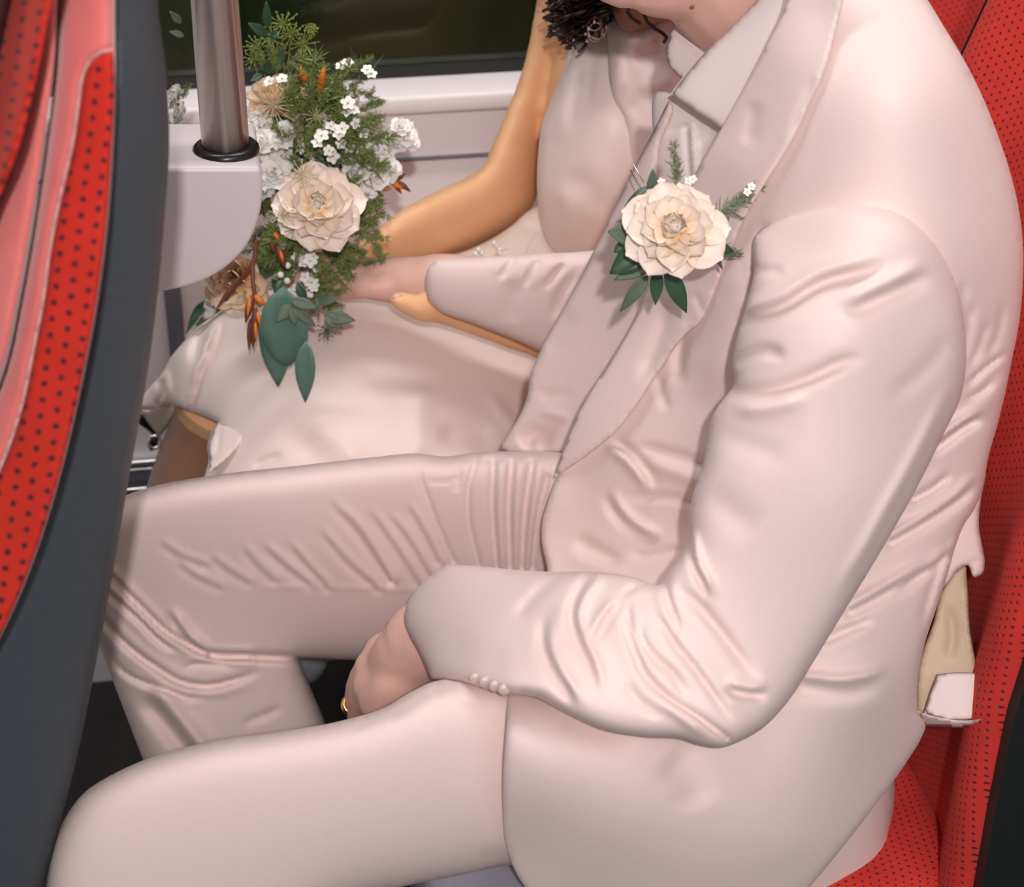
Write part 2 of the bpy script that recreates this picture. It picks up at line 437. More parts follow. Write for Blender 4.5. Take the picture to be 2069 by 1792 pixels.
M_fern = plain('fresh_green_filler', (0.21, 0.27, 0.085), 0.6, noise=0.5, nscale=150)
M_dill = plain('dill_green', (0.20, 0.25, 0.05), 0.6, noise=0.4, nscale=150)
M_umbel = plain('pale_umbel', (0.55, 0.48, 0.30), 0.6, noise=0.2, nscale=100)
M_white = plain('white_petal', (0.93, 0.905, 0.86), 0.5, noise=0.04, nscale=200, sss=0.1)
M_wcentre = plain('green_flower_centre', (0.38, 0.36, 0.12), 0.6)
M_orange = plain('orange_bud', (0.72, 0.20, 0.02), 0.45, noise=0.3, nscale=120)
M_brown = plain('russet_bract', (0.16, 0.045, 0.022), 0.5, noise=0.4, nscale=120)
M_stem = plain('green_stem', (0.08, 0.13, 0.045), 0.5)
M_petal = petal_mat('peach_dahlia_petal', (0.82, 0.50, 0.16), (0.93, 0.75, 0.53), (0.96, 0.85, 0.77))
M_petal_o = petal_mat('apricot_dahlia_petal', (0.78, 0.32, 0.06), (0.88, 0.55, 0.24), (0.90, 0.72, 0.54))
M_pcore = plain('dahlia_heart', (0.93, 0.86, 0.60), 0.6, noise=0.15, nscale=150)
M_ribbon = plain('white_ribbon', (0.66, 0.62, 0.60), 0.35)

# ================================================================== setting
def struct(name, geo, mat, bev=0.0, smooth=False, kind='structure'):
    o = geo.build(name, mat, None, smooth); o['kind'] = kind
    if bev: bevel(o, bev)
    return o
WY = 1.80                                             # inner face of the side wall
ZL = P(800, 197, WY - 0.012).z                        # top of the window ledge
ZB = P(800, 235, WY - 0.012).z                        # underside of its lip
struct('floor', Geo().box((-1.6, 0.2, -0.04), (1.9, WY + 0.06, 0.058)), M_floor)
struct('wall_window_side', Geo().box((-1.6, WY, 0.0), (1.9, WY + 0.06, ZB)), M_wall)
struct('trim_1', Geo().box((-1.6, WY - 0.012, ZB), (1.9, WY + 0.05, ZL)), M_ledge, 0.004)
tr = struct('trim_2', Geo().box((-1.6, WY - 0.004, ZB - 0.05), (1.9, WY + 0.001, ZB - 0.047)), M_wallstrip)
struct('trim_3', Geo().box((-1.6, WY + 0.042, ZL), (1.9, WY + 0.05, ZL + 0.012)), M_gasket)
w1 = struct('window_1', Geo().box((-1.6, WY + 0.045, ZL + 0.003), (1.9, WY + 0.052, ZL + 0.75)), M_glass)
# vertical grey cover strip on the wall and the two bright rails low on it
xs0 = P(338, 660, WY).x; xs1 = P(372, 660, WY).x
struct('trim_4', Geo().box((xs0, WY - 0.006, 0.30), (xs1, WY + 0.001, ZB)), M_wallstrip, 0.002)
za, zb = P(270, 940, WY - 0.01).z, P(260, 985, WY - 0.01).z
struct('trim_5', Geo().box((-1.6, WY - 0.012, za - 0.005), (1.9, WY + 0.002, za + 0.005)), M_chrome, 0.002)
struct('trim_6', Geo().box((-1.6, WY - 0.006, zb), (1.9, WY + 0.001, za - 0.005)), M_wallstrip)
struct('trim_7', Geo().box((-1.6, WY - 0.02, zb - 0.005), (1.9, WY + 0.002, zb + 0.004)), M_chrome, 0.002)
# dark raised podium edge under the seats
struct('trim_8', Geo().box((-1.6, 0.80, 0.058), (1.9, 0.84, 0.07)), M_shell_dk, 0.004)
# ---------------------------------------------------------------- the seat in front, seen from its aisle side
fs = thing('bus_seat', (-0.3, 1.1, 0.0), 'red dotted bus seat with grey shell in front of the couple', 'seat')
shell_R = [(300, -70), (322, 40), (338, 180), (342, 300), (334, 420), (322, 560), (306, 700), (282, 850), (258, 980), (238, 1100), (215, 1230),
           (190, 1360), (160, 1510), (128, 1640), (85, 1800), (40, 1980)]
shell_L = [(-260, 1980), (-190, 1750), (-110, 1500), (-40, 1320), (40, 1130), (100, 980), (140, 830), (170, 700), (190, 560), (205, 400), (215, 250), (218, 90), (205, -70)]
inflate('shell', shell_R + shell_L, [(300, 0, .99), (300, 900, .98), (100, 1700, .97), (-150, 1700, .94), (180, 600, .94), (215, 100, .95)],
        0.03, 0.32, M_shell, fs, W=70, step=14, key='fshell')
red_R = [(150, -262), (212, -235), (228, -120), (233, 60), (234, 150), (229, 300), (215, 480), (191, 650), (161, 800), (124, 955), (80, 1100), (42, 1200), (-10, 1310), (-80, 1440, 1)]
red_L = [(-260, 1440, 1), (-200, 1200), (-120, 1000), (-45, 870), (5, 760), (42, 600), (72, 430), (97, 260), (114, 110), (118, 0), (116, -150), (126, -240)]
piping = [(226, 101), (205, 106), (182, 122), (168, 150), (158, 210), (146, 290), (130, 360), (112, 440), (98, 520), (86, 610), (68, 700), (48, 800), (18, 900), (-30, 1010), (-90, 1130)]
inflate('side_cushion', red_R + red_L, [(180, 0, .925), (150, 400, .905), (60, 900, .90), (-60, 1300, .90)], 0.03, 0.10, M_redplush, fs, W=55, step=9,
        folds=[('v', piping, 6, 5.0, 'be'), ('r', [(x + 10, y) for x, y in piping], 8, 2.0, 'be')], key='fcush')
dot_L = [(x + 3, y) for x, y in piping]
dot_out = [(228, 104, 1)] + [(p[0] - 3, p[1]) for p in red_R[4:-1]] + [(-90, 1430, 1), (-190, 1430, 1)] + [(p[0] + 4, p[1]) for p in piping[::-1][:-1]]
def off_surface(key, pts, off, extra=()):
    out = []
    for x, y in pts:
        Y = surf_Y(key, x, y)
        if Y is not None: out.append((x, y, Y - off))
    return out + list(extra)
inflate('dotted_panel', dot_out, off_surface('fcush', [(200, 160), (215, 250), (190, 300), (160, 300), (205, 450), (150, 500), (130, 480), (175, 650), (110, 600), (130, 800), (80, 800), (90, 950), (40, 950),
        (50, 1100), (0, 1050), (0, 1200), (-30, 1150)], 0.003), 0.006, 0.004, M_reddot, fs, W=14, step=8)
g = Geo()
pp = [Vector(p) for p in [P(x, y, (surf_Y('fcush', x, y) or .89) - .002) for x, y in catmull(piping, False, 16)]]
for i in range(0, len(pp) - 1):
    a, c = pp[i], pp[i + 1]; g.tube([a.lerp(c, .1), a.lerp(c, .9)], .0011, nseg=6)
pip = g.build('stitched_piping', plain('pale_stitch', (0.62, 0.36, 0.33), 0.8), fs); tag(pip, 'pale dashed stitching along the red cushion')
# second cushion strip further forward, with its seam
s3 = [(118, -245, 1), (116, 60), (112, 130), (96, 260), (71, 430), (41, 600), (4, 760), (-46, 870), (-110, 960, 1), (-180, 900, 1), (-60, 560), (0, 400), (35, 310), (66, 190), (88, 80), (110, -245, 1)]
inflate('plain_strip', [(p[0] - 3, *p[1:]) for p in s3], [(100, 0, .905), (60, 300, .895), (0, 600, .89), (-60, 900, .89)], 0.022, 0.09, M_redplush, fs, W=40, step=9)
s4 = [(108, -250), (92, 70), (68, 185), (37, 305), (2, 395), (-60, 550), (-120, 640, 1), (-200, 500, 1), (-70, 250), (-20, 150), (0, 60), (36, -240)]
inflate('dotted_bolster', s4, [(60, 0, .90), (20, 200, .885), (-30, 400, .88)], 0.02, 0.09, M_reddot, fs, W=30, step=9)
s5 = [(40, -260), (8, 60), (-12, 150), (-70, 260), (-150, 360, 1), (-130, -250)]
inflate('headrest_back', s5, [(0, 0, .92)], 0.015, 0.08, plain('dark_maroon', (0.06, 0.012, 0.015), 0.9), fs, W=30, step=14)
inflate('backrest', [(-110, -300), (90, -300), (104, 0), (60, 300), (0, 500), (-60, 700), (-130, 1000), (-210, 1300), (-290, 1500), (-430, 1500), (-340, 1200), (-240, 800), (-180, 400), (-140, 0)], [(0, 0, .955), (-150, 900, .955)], .02, .36, M_reddot, fs, W=40, step=20)
# lower frame of the front seat, standing on the floor
Geo().tube([P(60, 1900, 1.0), P(40, 2050, 1.02), (-.2, 1.05, .02)], [.03, .03, .03]).build('pedestal', M_shell_dk, fs)

# grab pole with white bracket behind that seat
gp = thing('grab_pole', P(457, 310, 1.30), 'brushed steel grab pole standing in a black rubber ring', 'pole')
pb = P(457, 308, 1.30)
yy = np.linspace(0, 1, 2)
Geo().tube([pb, pb + Vector((0, 0, 1.5))], .0163 , nseg=40, cap=False).build('tube', M_steel, gp)
bm = bmesh.new()
def torus_geo(c, R, r, n=40, k=12, squash=1.0):
    V = []; Fc = []
    for i in range(n):
        a = 2 * math.pi * i / n
        for j in range(k):
            t = 2 * math.pi * j / k
            V.append((c[0] + (R + r * math.cos(t)) * math.cos(a), c[1] + (R + r * math.cos(t)) * math.sin(a), c[2] + r * math.sin(t) * squash))
    for i in range(n):
        for j in range(k):
            Fc.append((i*k+j, ((i+1) % n)*k+j, ((i+1) % n)*k+(j+1) % k, i*k+(j+1) % k))
    return V, Fc
bm.free()
Geo().add(torus_geo(pb + Vector((0, 0, .002)), .0185, .0048)).build('rubber_ring', M_rubber, gp)
br = thing('pole_bracket', P(430, 450, 1.30), 'white moulded plastic bracket under the steel pole', 'bracket')
# bracket: quarter-round block extruded in depth
Yf = 1.268
prof = catmull([(150, 338, 1), (527, 338, 1), (531, 380), (524, 440), (500, 497), (460, 540), (405, 572), (350, 588), (290, 596), (150, 596, 1)], True, 14)
fr = PYa(prof[:, 0], prof[:, 1], np.full(len(prof), Yf)); n = len(fr)
bk = fr + np.array([0.0, 0.085, 0.0])
link = Geo().add(([*map(tuple, fr), *map(tuple, bk)], [tuple(range(n))] + [tuple(range(2*n-1, n-1, -1))] + [(i, n+i, n+(i+1) % n, (i+1) % n) for i in range(n)]))
ob = link.build('body', M_bracket, br, False)
bm = bmesh.new(); bm.from_mesh(ob.data); bmesh.ops.recalc_face_normals(bm, faces=bm.faces); bm.to_mesh(ob.data); bm.free(); bevel(ob, .004, 4)
for x in (500, 480, 508):
    pass

# ---------------------------------------------------------------- the couple's own seats
M_valance = plain('blue_grey_valance', (0.30, 0.30, 0.36), 0.7, noise=0.1, nscale=200)
def seat_back(root, y0, y1, dx, dotmat):
    zs = np.array([.30, .487, .566, .667, .80, .90, 1.0, 1.10, 1.16]); xs = np.array([.437, .440, .443, .457, .497, .535, .57, .60, .615])
    Z = np.linspace(.30, 1.16, 52); X = np.interp(Z, zs, xs) + dx
    w = y1 - y0
    ys = y0 + w * np.array([0.0, .012, .03, .06, .10, .15, .21, .28, .36, .5, .64, .72, .79, .85, .90, .94, .97, .988, 1.0])
    t = np.minimum((ys - y0), (y1 - ys)) / w
    bol = np.interp(t, [0, .012, .03, .06, .10, .15, .21, .28, .5], [.020, .008, .002, .0, .003, .012, .022, .028, .03])
    V = []; uv = []
    for i, z in enumerate(Z):
        top = max(0, (z - 1.08) / .08)
        for j, y in enumerate(ys):
            V.append((X[i] + bol[j] + .03 * top ** 2, y, z)); uv.append((y * 4, z * 4))
    nj = len(ys); Fc = [(i*nj+j, (i+1)*nj+j, (i+1)*nj+j+1, i*nj+j+1) for i in range(len(Z)-1) for j in range(nj-1)]
    # closed at the rear
    base = len(V)
    for i, z in enumerate(Z):
        for y in (ys[0], ys[-1]): V.append((X[i] + .055, y, z)); uv.append((y * 4, z * 4))
    for i in range(len(Z)-1):
        a, c = base + 2*i, base + 2*(i+1)
        Fc += [(i*nj, a, c, (i+1)*nj), (i*nj+nj-1, (i+1)*nj+nj-1, c+1, a+1), (a, a+1, c+1, c)]
    Fc += [tuple([(len(Z)-1)*nj + j for j in range(nj)] + [base+2*(len(Z)-1)+1, base+2*(len(Z)-1)]), tuple([j for j in range(nj)][::-1] + [base, base+1])]
    o = link_mesh('backrest', V, Fc, dotmat, root)
    ul = o.data.uv_layers.new(name='UVMap'); li = np.zeros(len(o.data.loops), int); o.data.loops.foreach_get('vertex_index', li)
    ul.data.foreach_set('uv', np.array(uv)[li].ravel())
    # shell behind
    g = Geo(); Vs = []; n = len(Z)
    for y in (y0 - .006, y1 + .006):
        for i, z in enumerate(Z): Vs.append((X[i] + .052, y, z))
        for i, z in enumerate(Z): Vs.append((X[i] + .052 + .08 - .05 * (z - .4) / .76, y, z + .01))
    q = 2 * n
    Fs = [(i, i+1, n+i+1, n+i) for i in range(n-1)] + [(q+i, q+n+i, q+n+i+1, q+i+1) for i in range(n-1)] + [(n+i, n+i+1, q+n+i+1, q+n+i) for i in range(n-1)] + [(n-1, q+n-1, q+2*n-1, 2*n-1), (0, n, q+n, q)] + [(i, q+i, q+i+1, i+1) for i in range(n-1)]
    for ya, yb in ((y0 - .010, y0 + .002), (y1 - .002, y1 + .010)):
        o = len(Vs)
        for y in (ya, yb):
            for i, z in enumerate(Z): Vs.append((X[i] + .012, y, z))
            for i, z in enumerate(Z): Vs.append((X[i] + .135 - .05 * (z - .4) / .76, y, z + .01))
        Fs += [(o+i, o+i+1, o+n+i+1, o+n+i) for i in range(n-1)] + [(o+q+i, o+q+n+i, o+q+n+i+1, o+q+i+1) for i in range(n-1)] + [(o+i, o+q+i, o+q+i+1, o+i+1) for i in range(n-1)] + [(o+n+i, o+n+i+1, o+q+n+i+1, o+q+n+i) for i in range(n-1)]
    sh = link_mesh('shell', Vs, Fs, M_shell_dk, root, False)
    # cushion and base
    c = Geo().box((.17 + dx, y0 + .03, .34), (.47 + dx, y1 - .006, .392)).build('seat_cushion', dotmat, root, False); bevel(c, .02, 4)
    ul = c.data.uv_layers.new(name='UVMap')
    for p in c.data.polygons:
        for li in p.loop_indices:
            co = c.data.vertices[c.data.loops[li].vertex_index].co
            ul.data[li].uv = (co.x * 4, co.y * 4) if abs(p.normal.z) > .5 else ((co.x + co.y) * 4, co.z * 4)
    bs = Geo().box((.075 + dx, y0 + .004, .28), (.30 + dx, y1 - .02, .425)).build('seat_base', M_valance, root, False); bevel(bs, .02)
    Geo().box((.12 + dx, (y0+y1)/2 - .05, 0), (.34 + dx, (y0+y1)/2 + .05, .31)).build('pedestal', M_shell_dk, root, False)
gs = thing('bus_seat', (.25, 1.12, 0), 'red dotted bus seat behind the man in the cream suit', 'seat')
seat_back(gs, .972, 1.37, 0.032, M_reddot2)
bs_ = thing('bus_seat', (.37, 1.56, 0), 'red dotted bus seat at the window under the woman in ivory', 'seat')
seat_back(bs_, 1.39, 1.75, .16, M_reddot2)

# ================================================================== the woman in the ivory dress
woman = thing('person', (.33, 1.56, 0), 'person in an ivory satin dress sitting by the window', 'person')
man = thing('person', (.33, 1.13, 0), 'person in a cream suit with a peach boutonniere sitting on the aisle side', 'person')

skirt_out = [(452, 606), (540, 588), (640, 572), (700, 565), (760, 578), (860, 612), (960, 655), (1040, 690), (1092, 714), (1200, 762), (1300, 800), (1300, 960), (1100, 985), (840, 985), (600, 1000), (440, 1010), (405, 985, 1),
             (417, 950), (422, 925), (419, 905), (425, 880), (440, 853, 1), (415, 842), (372, 826), (345, 818), (334, 821, 1), (318, 826), (300, 827), (280, 828, 1), (278, 818), (300, 785), (325, 758), (345, 722), (372, 690), (405, 655)]
inflate('skirt', skirt_out, [(700, 565, 1.60), (480, 600, 1.60), (1090, 714, 1.55), (300, 810, 1.60), (380, 720, 1.56), (420, 840, 1.53), (430, 950, 1.47), (650, 680, 1.535), (900, 720, 1.52), (600, 800, 1.48), (850, 850, 1.46),
        (650, 960, 1.43), (1000, 960, 1.43), (1250, 900, 1.48), (1250, 790, 1.53)], 0.035, 0.09, M_dress, woman, W=90, step=7, fade=18,
        folds=[('v', [(443, 625), (413, 660), (397, 701), (391, 745)], 12, 10.0, 'b'), ('d', [(450, 628), (424, 701), (402, 756), (378, 826)], 6, -7.0, 'e'),
               ('d', [(327, 755), (332, 789), (326, 822)], 6, 7.0, 'be'), ('v', [(505, 946), (545, 928), (575, 918)], 7, 3.0),
               ('r', [(846, 770), (846, 830), (845, 900)], 26, 4.0, 'e'), ('v', [(875, 885), (940, 880), (1010, 890)], 26, 5.0),
               ('v', [(560, 850), (640, 930), (660, 960)], 30, 3.0), ('r', [(610, 840), (700, 900), (720, 960)], 30, 3.0), ('r', [(985, 790), (1025, 845), (1060, 880)], 14, 2.5), ('v', [(560, 655), (640, 700), (760, 740), (900, 770)], 45, 3.0),
               ('r', [(600, 720), (760, 760), (960, 800)], 50, 3.0)], key='skirt')
# open corner of the hem slit
inflate('hem_flap', [(440, 853, 1), (470, 862), (498, 876, 1), (480, 905), (450, 935), (421, 956, 1), (424, 925), (421, 905), (428, 878)],
        [(440, 853, 1.487), (498, 876, 1.462), (421, 956, 1.445)], 0.004, 0.002, M_dress, woman, W=12, step=6,
        folds=[('v', [(443, 858), (440, 900), (424, 945)], 5, 2.0, 'be')])
inflate('hem_edge', [(283, 828, 1), (318, 828), (340, 818, 1), (352, 826), (345, 850), (322, 884, 1), (300, 855)], [(283, 828, 1.62), (340, 818, 1.60), (322, 884, 1.62)], 0.003, 0.003, M_dress2, woman, W=10, step=6)

bod_out = [(1228, -80, 1), (1180, -60), (1165, 0), (1158, 60), (1146, 112), (1131, 162), (1112, 205), (1095, 250), (1088, 300), (1085, 350), (1087, 410), (1096, 460), (1110, 495), (1120, 509), (1145, 520), (1190, 535), (1320, 560), (1420, 500), (1450, 300), (1400, 120), (1330, 60), (1270, 70), (1240, 30)]
inflate('bodice', bod_out, [(1150, 110, 1.60), (1090, 300, 1.59), (1120, 500, 1.58), (1230, 0, 1.61), (1230, 250, 1.55), (1200, 420, 1.54), (1400, 300, 1.56), (1380, 500, 1.56)], 0.03, 0.09, M_dress, woman, W=60, step=8,
        folds=[('r', [(1160, 140), (1140, 220), (1130, 300)], 18, 3.0), ('v', [(1180, 110), (1160, 200), (1145, 260)], 12, 2.5), ('v', [(1200, 60), (1195, 140), (1185, 220)], 10, 2.0), ('v', [(1140, 340), (1200, 400), (1210, 450)], 26, 3.0), ('r', [(1120, 360), (1150, 440), (1125, 500)], 18, 3.0)], key='bodice')
cowl = [(1224, -80, 1), (1224, 20), (1229, 100), (1232, 170), (1240, 205), (1256, 235), (1266, 268), (1272, 310), (1330, 420), (1430, 420), (1440, 250), (1405, 120), (1370, 55), (1352, 40), (1338, 42), (1318, 55), (1295, 62), (1272, 60), (1252, 48), (1240, 28), (1240, -80, 1)]
inflate('cowl_neck', cowl, [(1226, 20, 1.585), (1234, 190, 1.545), (1270, 300, 1.525), (1295, 62, 1.54), (1350, 40, 1.56), (1400, 200, 1.52), (1350, 350, 1.515)], 0.018, 0.006, M_dress, woman, W=26, step=7,
        folds=[('r', [(1243, 50), (1270, 80), (1300, 84), (1340, 68)], 11, 3.5), ('r', [(1250, 80), (1252, 140), (1258, 200)], 12, 3.0), ('v', [(1275, 110), (1320, 108), (1360, 90)], 18, 4.0), ('r', [(1290, 190), (1340, 160), (1370, 140)], 24, 3.0), ('v', [(1275, 240), (1300, 200), (1330, 190)], 18, 2.0)], fade=12)
inflate('cowl_back', [(1232, -30, 1), (1236, 25), (1250, 52), (1275, 66), (1292, 64, 1), (1288, 20), (1284, -30, 1)], [(1240, 10, 1.60), (1285, 40, 1.59)], 0.006, 0.004, M_dress2, woman, W=14, step=6)
waist = [(1035, 455), (1070, 425), (1095, 415), (1110, 470), (1130, 505), (1230, 520), (1230, 600), (1000, 610), (880, 580), (860, 545), (900, 520), (960, 500)]
inflate('waist_folds', waist, [(1060, 440, 1.63), (900, 560, 1.60), (1100, 560, 1.56), (1220, 560, 1.56)], 0.02, 0.05, M_dress2, woman, W=40, step=8,
        folds=[('d', [(1095, 465), (1070, 490), (1062, 515)], 6, 3.0, 'e'), ('v', [(1140, 520), (1110, 515), (1080, 518)], 5, 2.0), ('v', [(1050, 455), (1085, 460), (1100, 450)], 7, 3.0)])

# ================================================================== the man's clothes
# --- trousers
T2 = [(90, 1110), (150, 1055), (230, 1010), (300, 985), (420, 962), (600, 941), (760, 923), (840, 916), (900, 922), (960, 914), (1040, 912), (1160, 915), (1270, 935), (1290, 1150), (1220, 1290), (1000, 1330), (850, 1336), (720, 1334), (640, 1331), (603, 1331, 1),
      (628, 1390), (655, 1455), (690, 1560), (740, 1740), (430, 1800), (340, 1650), (290, 1536), (245, 1420), (215, 1340), (193, 1285), (160, 1220), (100, 1180)]
knee = [(217, 1160), (276, 1219), (342, 1281), (397, 1312), (424, 1324), (500, 1326)]
t2f = [('c', knee, 5, 8.0, 'be'), ('v', [(430, 1324), (500, 1327), (600, 1331)], 8, 12.0, 'be'), ('c', [(213, 1195), (276, 1250), (342, 1309), (372, 1318)], 5, 6.0, 'b'), ('d', [(338, 1228), (381, 1289), (424, 1322)], 8, 5.0),
       ('c', [(202, 1246), (256, 1305), (319, 1352), (366, 1379), (424, 1387), (475, 1375), (540, 1350)], 6, 8.0, 'b'), ('c', [(366, 1356), (385, 1345), (420, 1343), (480, 1345)], 5, 4.0),
       ('c', [(194, 1289), (256, 1363), (334, 1395), (381, 1411), (430, 1407)], 5, 5.0, 'b'), ('d', [(290, 1390), (342, 1449), (392, 1512)], 16, 9.0, 'e'),
       ('v', [(483, 1465), (530, 1448), (575, 1428)], 8, 3.0),
       ('v', [(844, 920), (847, 955), (868, 1023), (895, 1090), (917, 1138)], 5, 3.5, 'e'), ('v', [(962, 928), (946, 989), (945, 1040), (967, 1145)], 5, 4.0, 'be'), ('v', [(996, 935), (994, 1023), (1004, 1150)], 6, 5.0, 'be'),
       ('v', [(1033, 938), (1027, 1023), (1031, 1150)], 7, 6.0, 'be'), ('v', [(1074, 938), (1060, 1040), (1054, 1150)], 7, 6.5, 'be'), ('v', [(1106, 965), (1091, 1023), (1075, 1150)], 6, 5.0, 'be'),
       ('r', [(1015, 935), (1012, 1030), (1016, 1150)], 9, 2.0, 'be'), ('r', [(1050, 940), (1044, 1030), (1042, 1150)], 9, 2.5, 'be'), ('r', [(1090, 940), (1077, 1030), (1064, 1150)], 9, 2.5, 'be'),
       ('v', [(918, 935), (925, 960), (918, 1000)], 9, 2.0)]
for a in ([(690, 1020), (740, 1085), (790, 1170)], [(740, 1020), (800, 1105), (848, 1178)], [(780, 1030), (832, 1099), (868, 1158)], [(640, 1060), (694, 1125), (762, 1186)], [(580, 1090), (620, 1140), (660, 1182)],
          [(526, 1095), (575, 1140), (625, 1178)], [(485, 1095), (520, 1140), (552, 1170)], [(420, 1118), (460, 1150), (500, 1174)], [(350, 1125), (390, 1160), (440, 1184)], [(319, 1090), (360, 1120), (410, 1140)],
          [(660, 1000), (725, 1078), (787, 1168)], [(820, 1010), (860, 1080), (885, 1130)]):
    t2f.append(('d', a, 7, 1.7 if a[0][0] > 500 else 1.1, 'e'))
t2f += [('r', [(480, 1186), (660, 1186), (845, 1192)], 5, 1.0, 'e'), ('v', [(856, 972), (905, 972), (942, 962)], 4, 1.4), ('d', [(962, 932), (1000, 922), (1030, 928)], 5, 2.0)]
inflate('trouser_leg', T2, [(230, 1090, 1.29), (600, 1130, 1.285), (1000, 1100, 1.275), (1250, 1100, 1.25), (450, 1380, 1.30), (450, 1520, 1.29), (580, 1740, 1.28), (200, 1250, 1.30), (650, 1320, 1.31)],
        0.085, 0.085, M_suit, man, W=75, step=6.5, folds=t2f, fade=20, key='T2')
T1 = [(92, 1900), (93, 1790), (104, 1722), (130, 1655), (172, 1600), (225, 1566), (290, 1536), (420, 1499), (560, 1479), (690, 1456), (780, 1428), (830, 1398), (880, 1376), (960, 1374), (1100, 1400), (1400, 1440), (1700, 1450), (1790, 1500), (1808, 1585), (1800, 1680), (1788, 1830), (1600, 1900),
      (1300, 1800), (1100, 1750), (1030, 1748), (940, 1766), (820, 1790), (700, 1820), (580, 1900), (560, 2150), (200, 2150), (110, 2000)]
inflate('trouser_leg', T1, [(110, 1720, .985), (600, 1620, .98), (1000, 1580, .985), (1500, 1620, 1.045), (1780, 1700, 1.075), (1780, 1500, 1.09), (350, 2100, .98)], 0.085, 0.08, M_suit, man, W=110, step=8, fade=20, key='T1',
        folds=[('v', [(770, 1450), (800, 1438), (850, 1405), (880, 1385)], 12, 3.0, 'e'), ('v', [(690, 1480), (760, 1450), (820, 1425)], 8, 2.0), ('v', [(870, 1400), (900, 1385), (930, 1382)], 12, 4.0),
               ('v', [(960, 1740), (1000, 1735), (1030, 1730)], 18, 3.0)])

# --- shirt
inflate('shirt_front', [(1330, 185), (1390, 200), (1470, 235), (1500, 300), (1460, 420), (1380, 640), (1250, 760), (1230, 600), (1280, 430), (1318, 300)], [(1350, 200, 1.245), (1450, 260, 1.215), (1330, 400, 1.25), (1420, 400, 1.20), (1300, 680, 1.25)],
        0.008, 0.03, M_shirt, man, W=30, step=7, folds=[('d', [(1393, 265), (1396, 320), (1402, 390)], 6, 3.0, 'be'), ('v', [(1338, 268), (1375, 262), (1430, 245)], 7, 2.5), ('v', [(1400, 300), (1425, 285), (1450, 265)], 12, 3.0)])
inflate('collar_point', [(1369, 39, 1), (1362, 52), (1352, 64, 1), (1354, 76), (1346, 95), (1347, 118), (1359, 142), (1378, 160, 1), (1415, 170), (1450, 130), (1432, 99, 1)], [(1369, 39, 1.30), (1350, 110, 1.285), (1440, 110, 1.26)], 0.006, 0.003, M_shirt, man, W=14, step=6,
        folds=[('v', [(1356, 70), (1375, 90), (1420, 130)], 5, 1.0)])
inflate('collar_point', [(1356, 191, 1), (1395, 140), (1431, 99), (1480, 52), (1533, -5), (1560, -40), (1680, -40, 1), (1600, 130), (1520, 280), (1452, 257, 1), (1400, 222)], [(1356, 191, 1.212), (1431, 99, 1.205), (1540, -5, 1.195), (1452, 257, 1.182), (1600, 50, 1.165)],
        0.008, 0.006, M_shirt, man, W=18, step=7, key='collar')
# collar band edge below the point
inflate('collar_band', [(1352, 193, 1), (1372, 165), (1385, 150, 1), (1380, 172), (1362, 196, 1)], [(1352, 193, 1.222)], 0.002, 0.002, M_shirt, man, W=8, step=5)

# --- jacket: far front panel with its lapel
far = [(1352, 200, 1), (1330, 245), (1280, 340), (1235, 432), (1188, 530), (1140, 620), (1090, 712), (1072, 755), (1065, 800), (1052, 835), (1030, 872), (1011, 900, 1), (1016, 909), (1060, 915), (1150, 917), (1230, 900), (1330, 740), (1400, 620), (1360, 560), (1325, 480), (1322, 390), (1330, 330), (1336, 285), (1345, 262), (1356, 238), (1360, 215)]
inflate('jacket_front', far, [(1352, 205, 1.236), (1235, 432, 1.268), (1100, 700, 1.285), (1030, 880, 1.285), (1150, 900, 1.245), (1250, 700, 1.235), (1330, 400, 1.228), (1330, 560, 1.222)],
        0.010, 0.006, M_suit, man, W=16, step=7, fade=10, key='far',
        folds=[('v', [(1050, 905), (1085, 885), (1120, 905)], 20, 9.0), ('v', [(1060, 880), (1090, 868), (1140, 872)], 10, 3.0), ('v', [(1100, 720), (1130, 660), (1160, 620)], 20, 2.0), ('v', [(1080, 790), (1120, 800), (1160, 790)], 12, 1.5), ('d', [(1085, 840), (1120, 845), (1150, 850)], 8, 1.5)])
# --- jacket: body
J1 = [(1640, -80, 1), (1810, -90), (1868, -10), (1905, 50), (1950, 125), (1985, 195), (2015, 270), (2040, 345), (2058, 420), (2067, 500), (2066, 580), (2058, 660), (2045, 725), (2032, 790), (2015, 860), (1998, 920), (1985, 985), (1968, 1030), (1948, 1060), (1932, 1100), (1915, 1160), (1890, 1235), (1866, 1310), (1854, 1380), (1853, 1438, 1),
      (1870, 1466), (1862, 1490), (1838, 1530), (1814, 1566, 1), (1770, 1625), (1700, 1715), (1630, 1800), (1560, 1880, 1), (1150, 1880), (1066, 1800), (1040, 1758), (1022, 1705), (1017, 1640), (1017, 1560), (1022, 1480), (1028, 1400), (1060, 1300), (1100, 1220), (1106, 1152), (1095, 1095), (1095, 1060), (1108, 1010), (1130, 950), (1148, 893), (1180, 818), (1235, 728), (1290, 640), (1345, 540), (1400, 440), (1450, 340), (1520, 230), (1580, 110)]
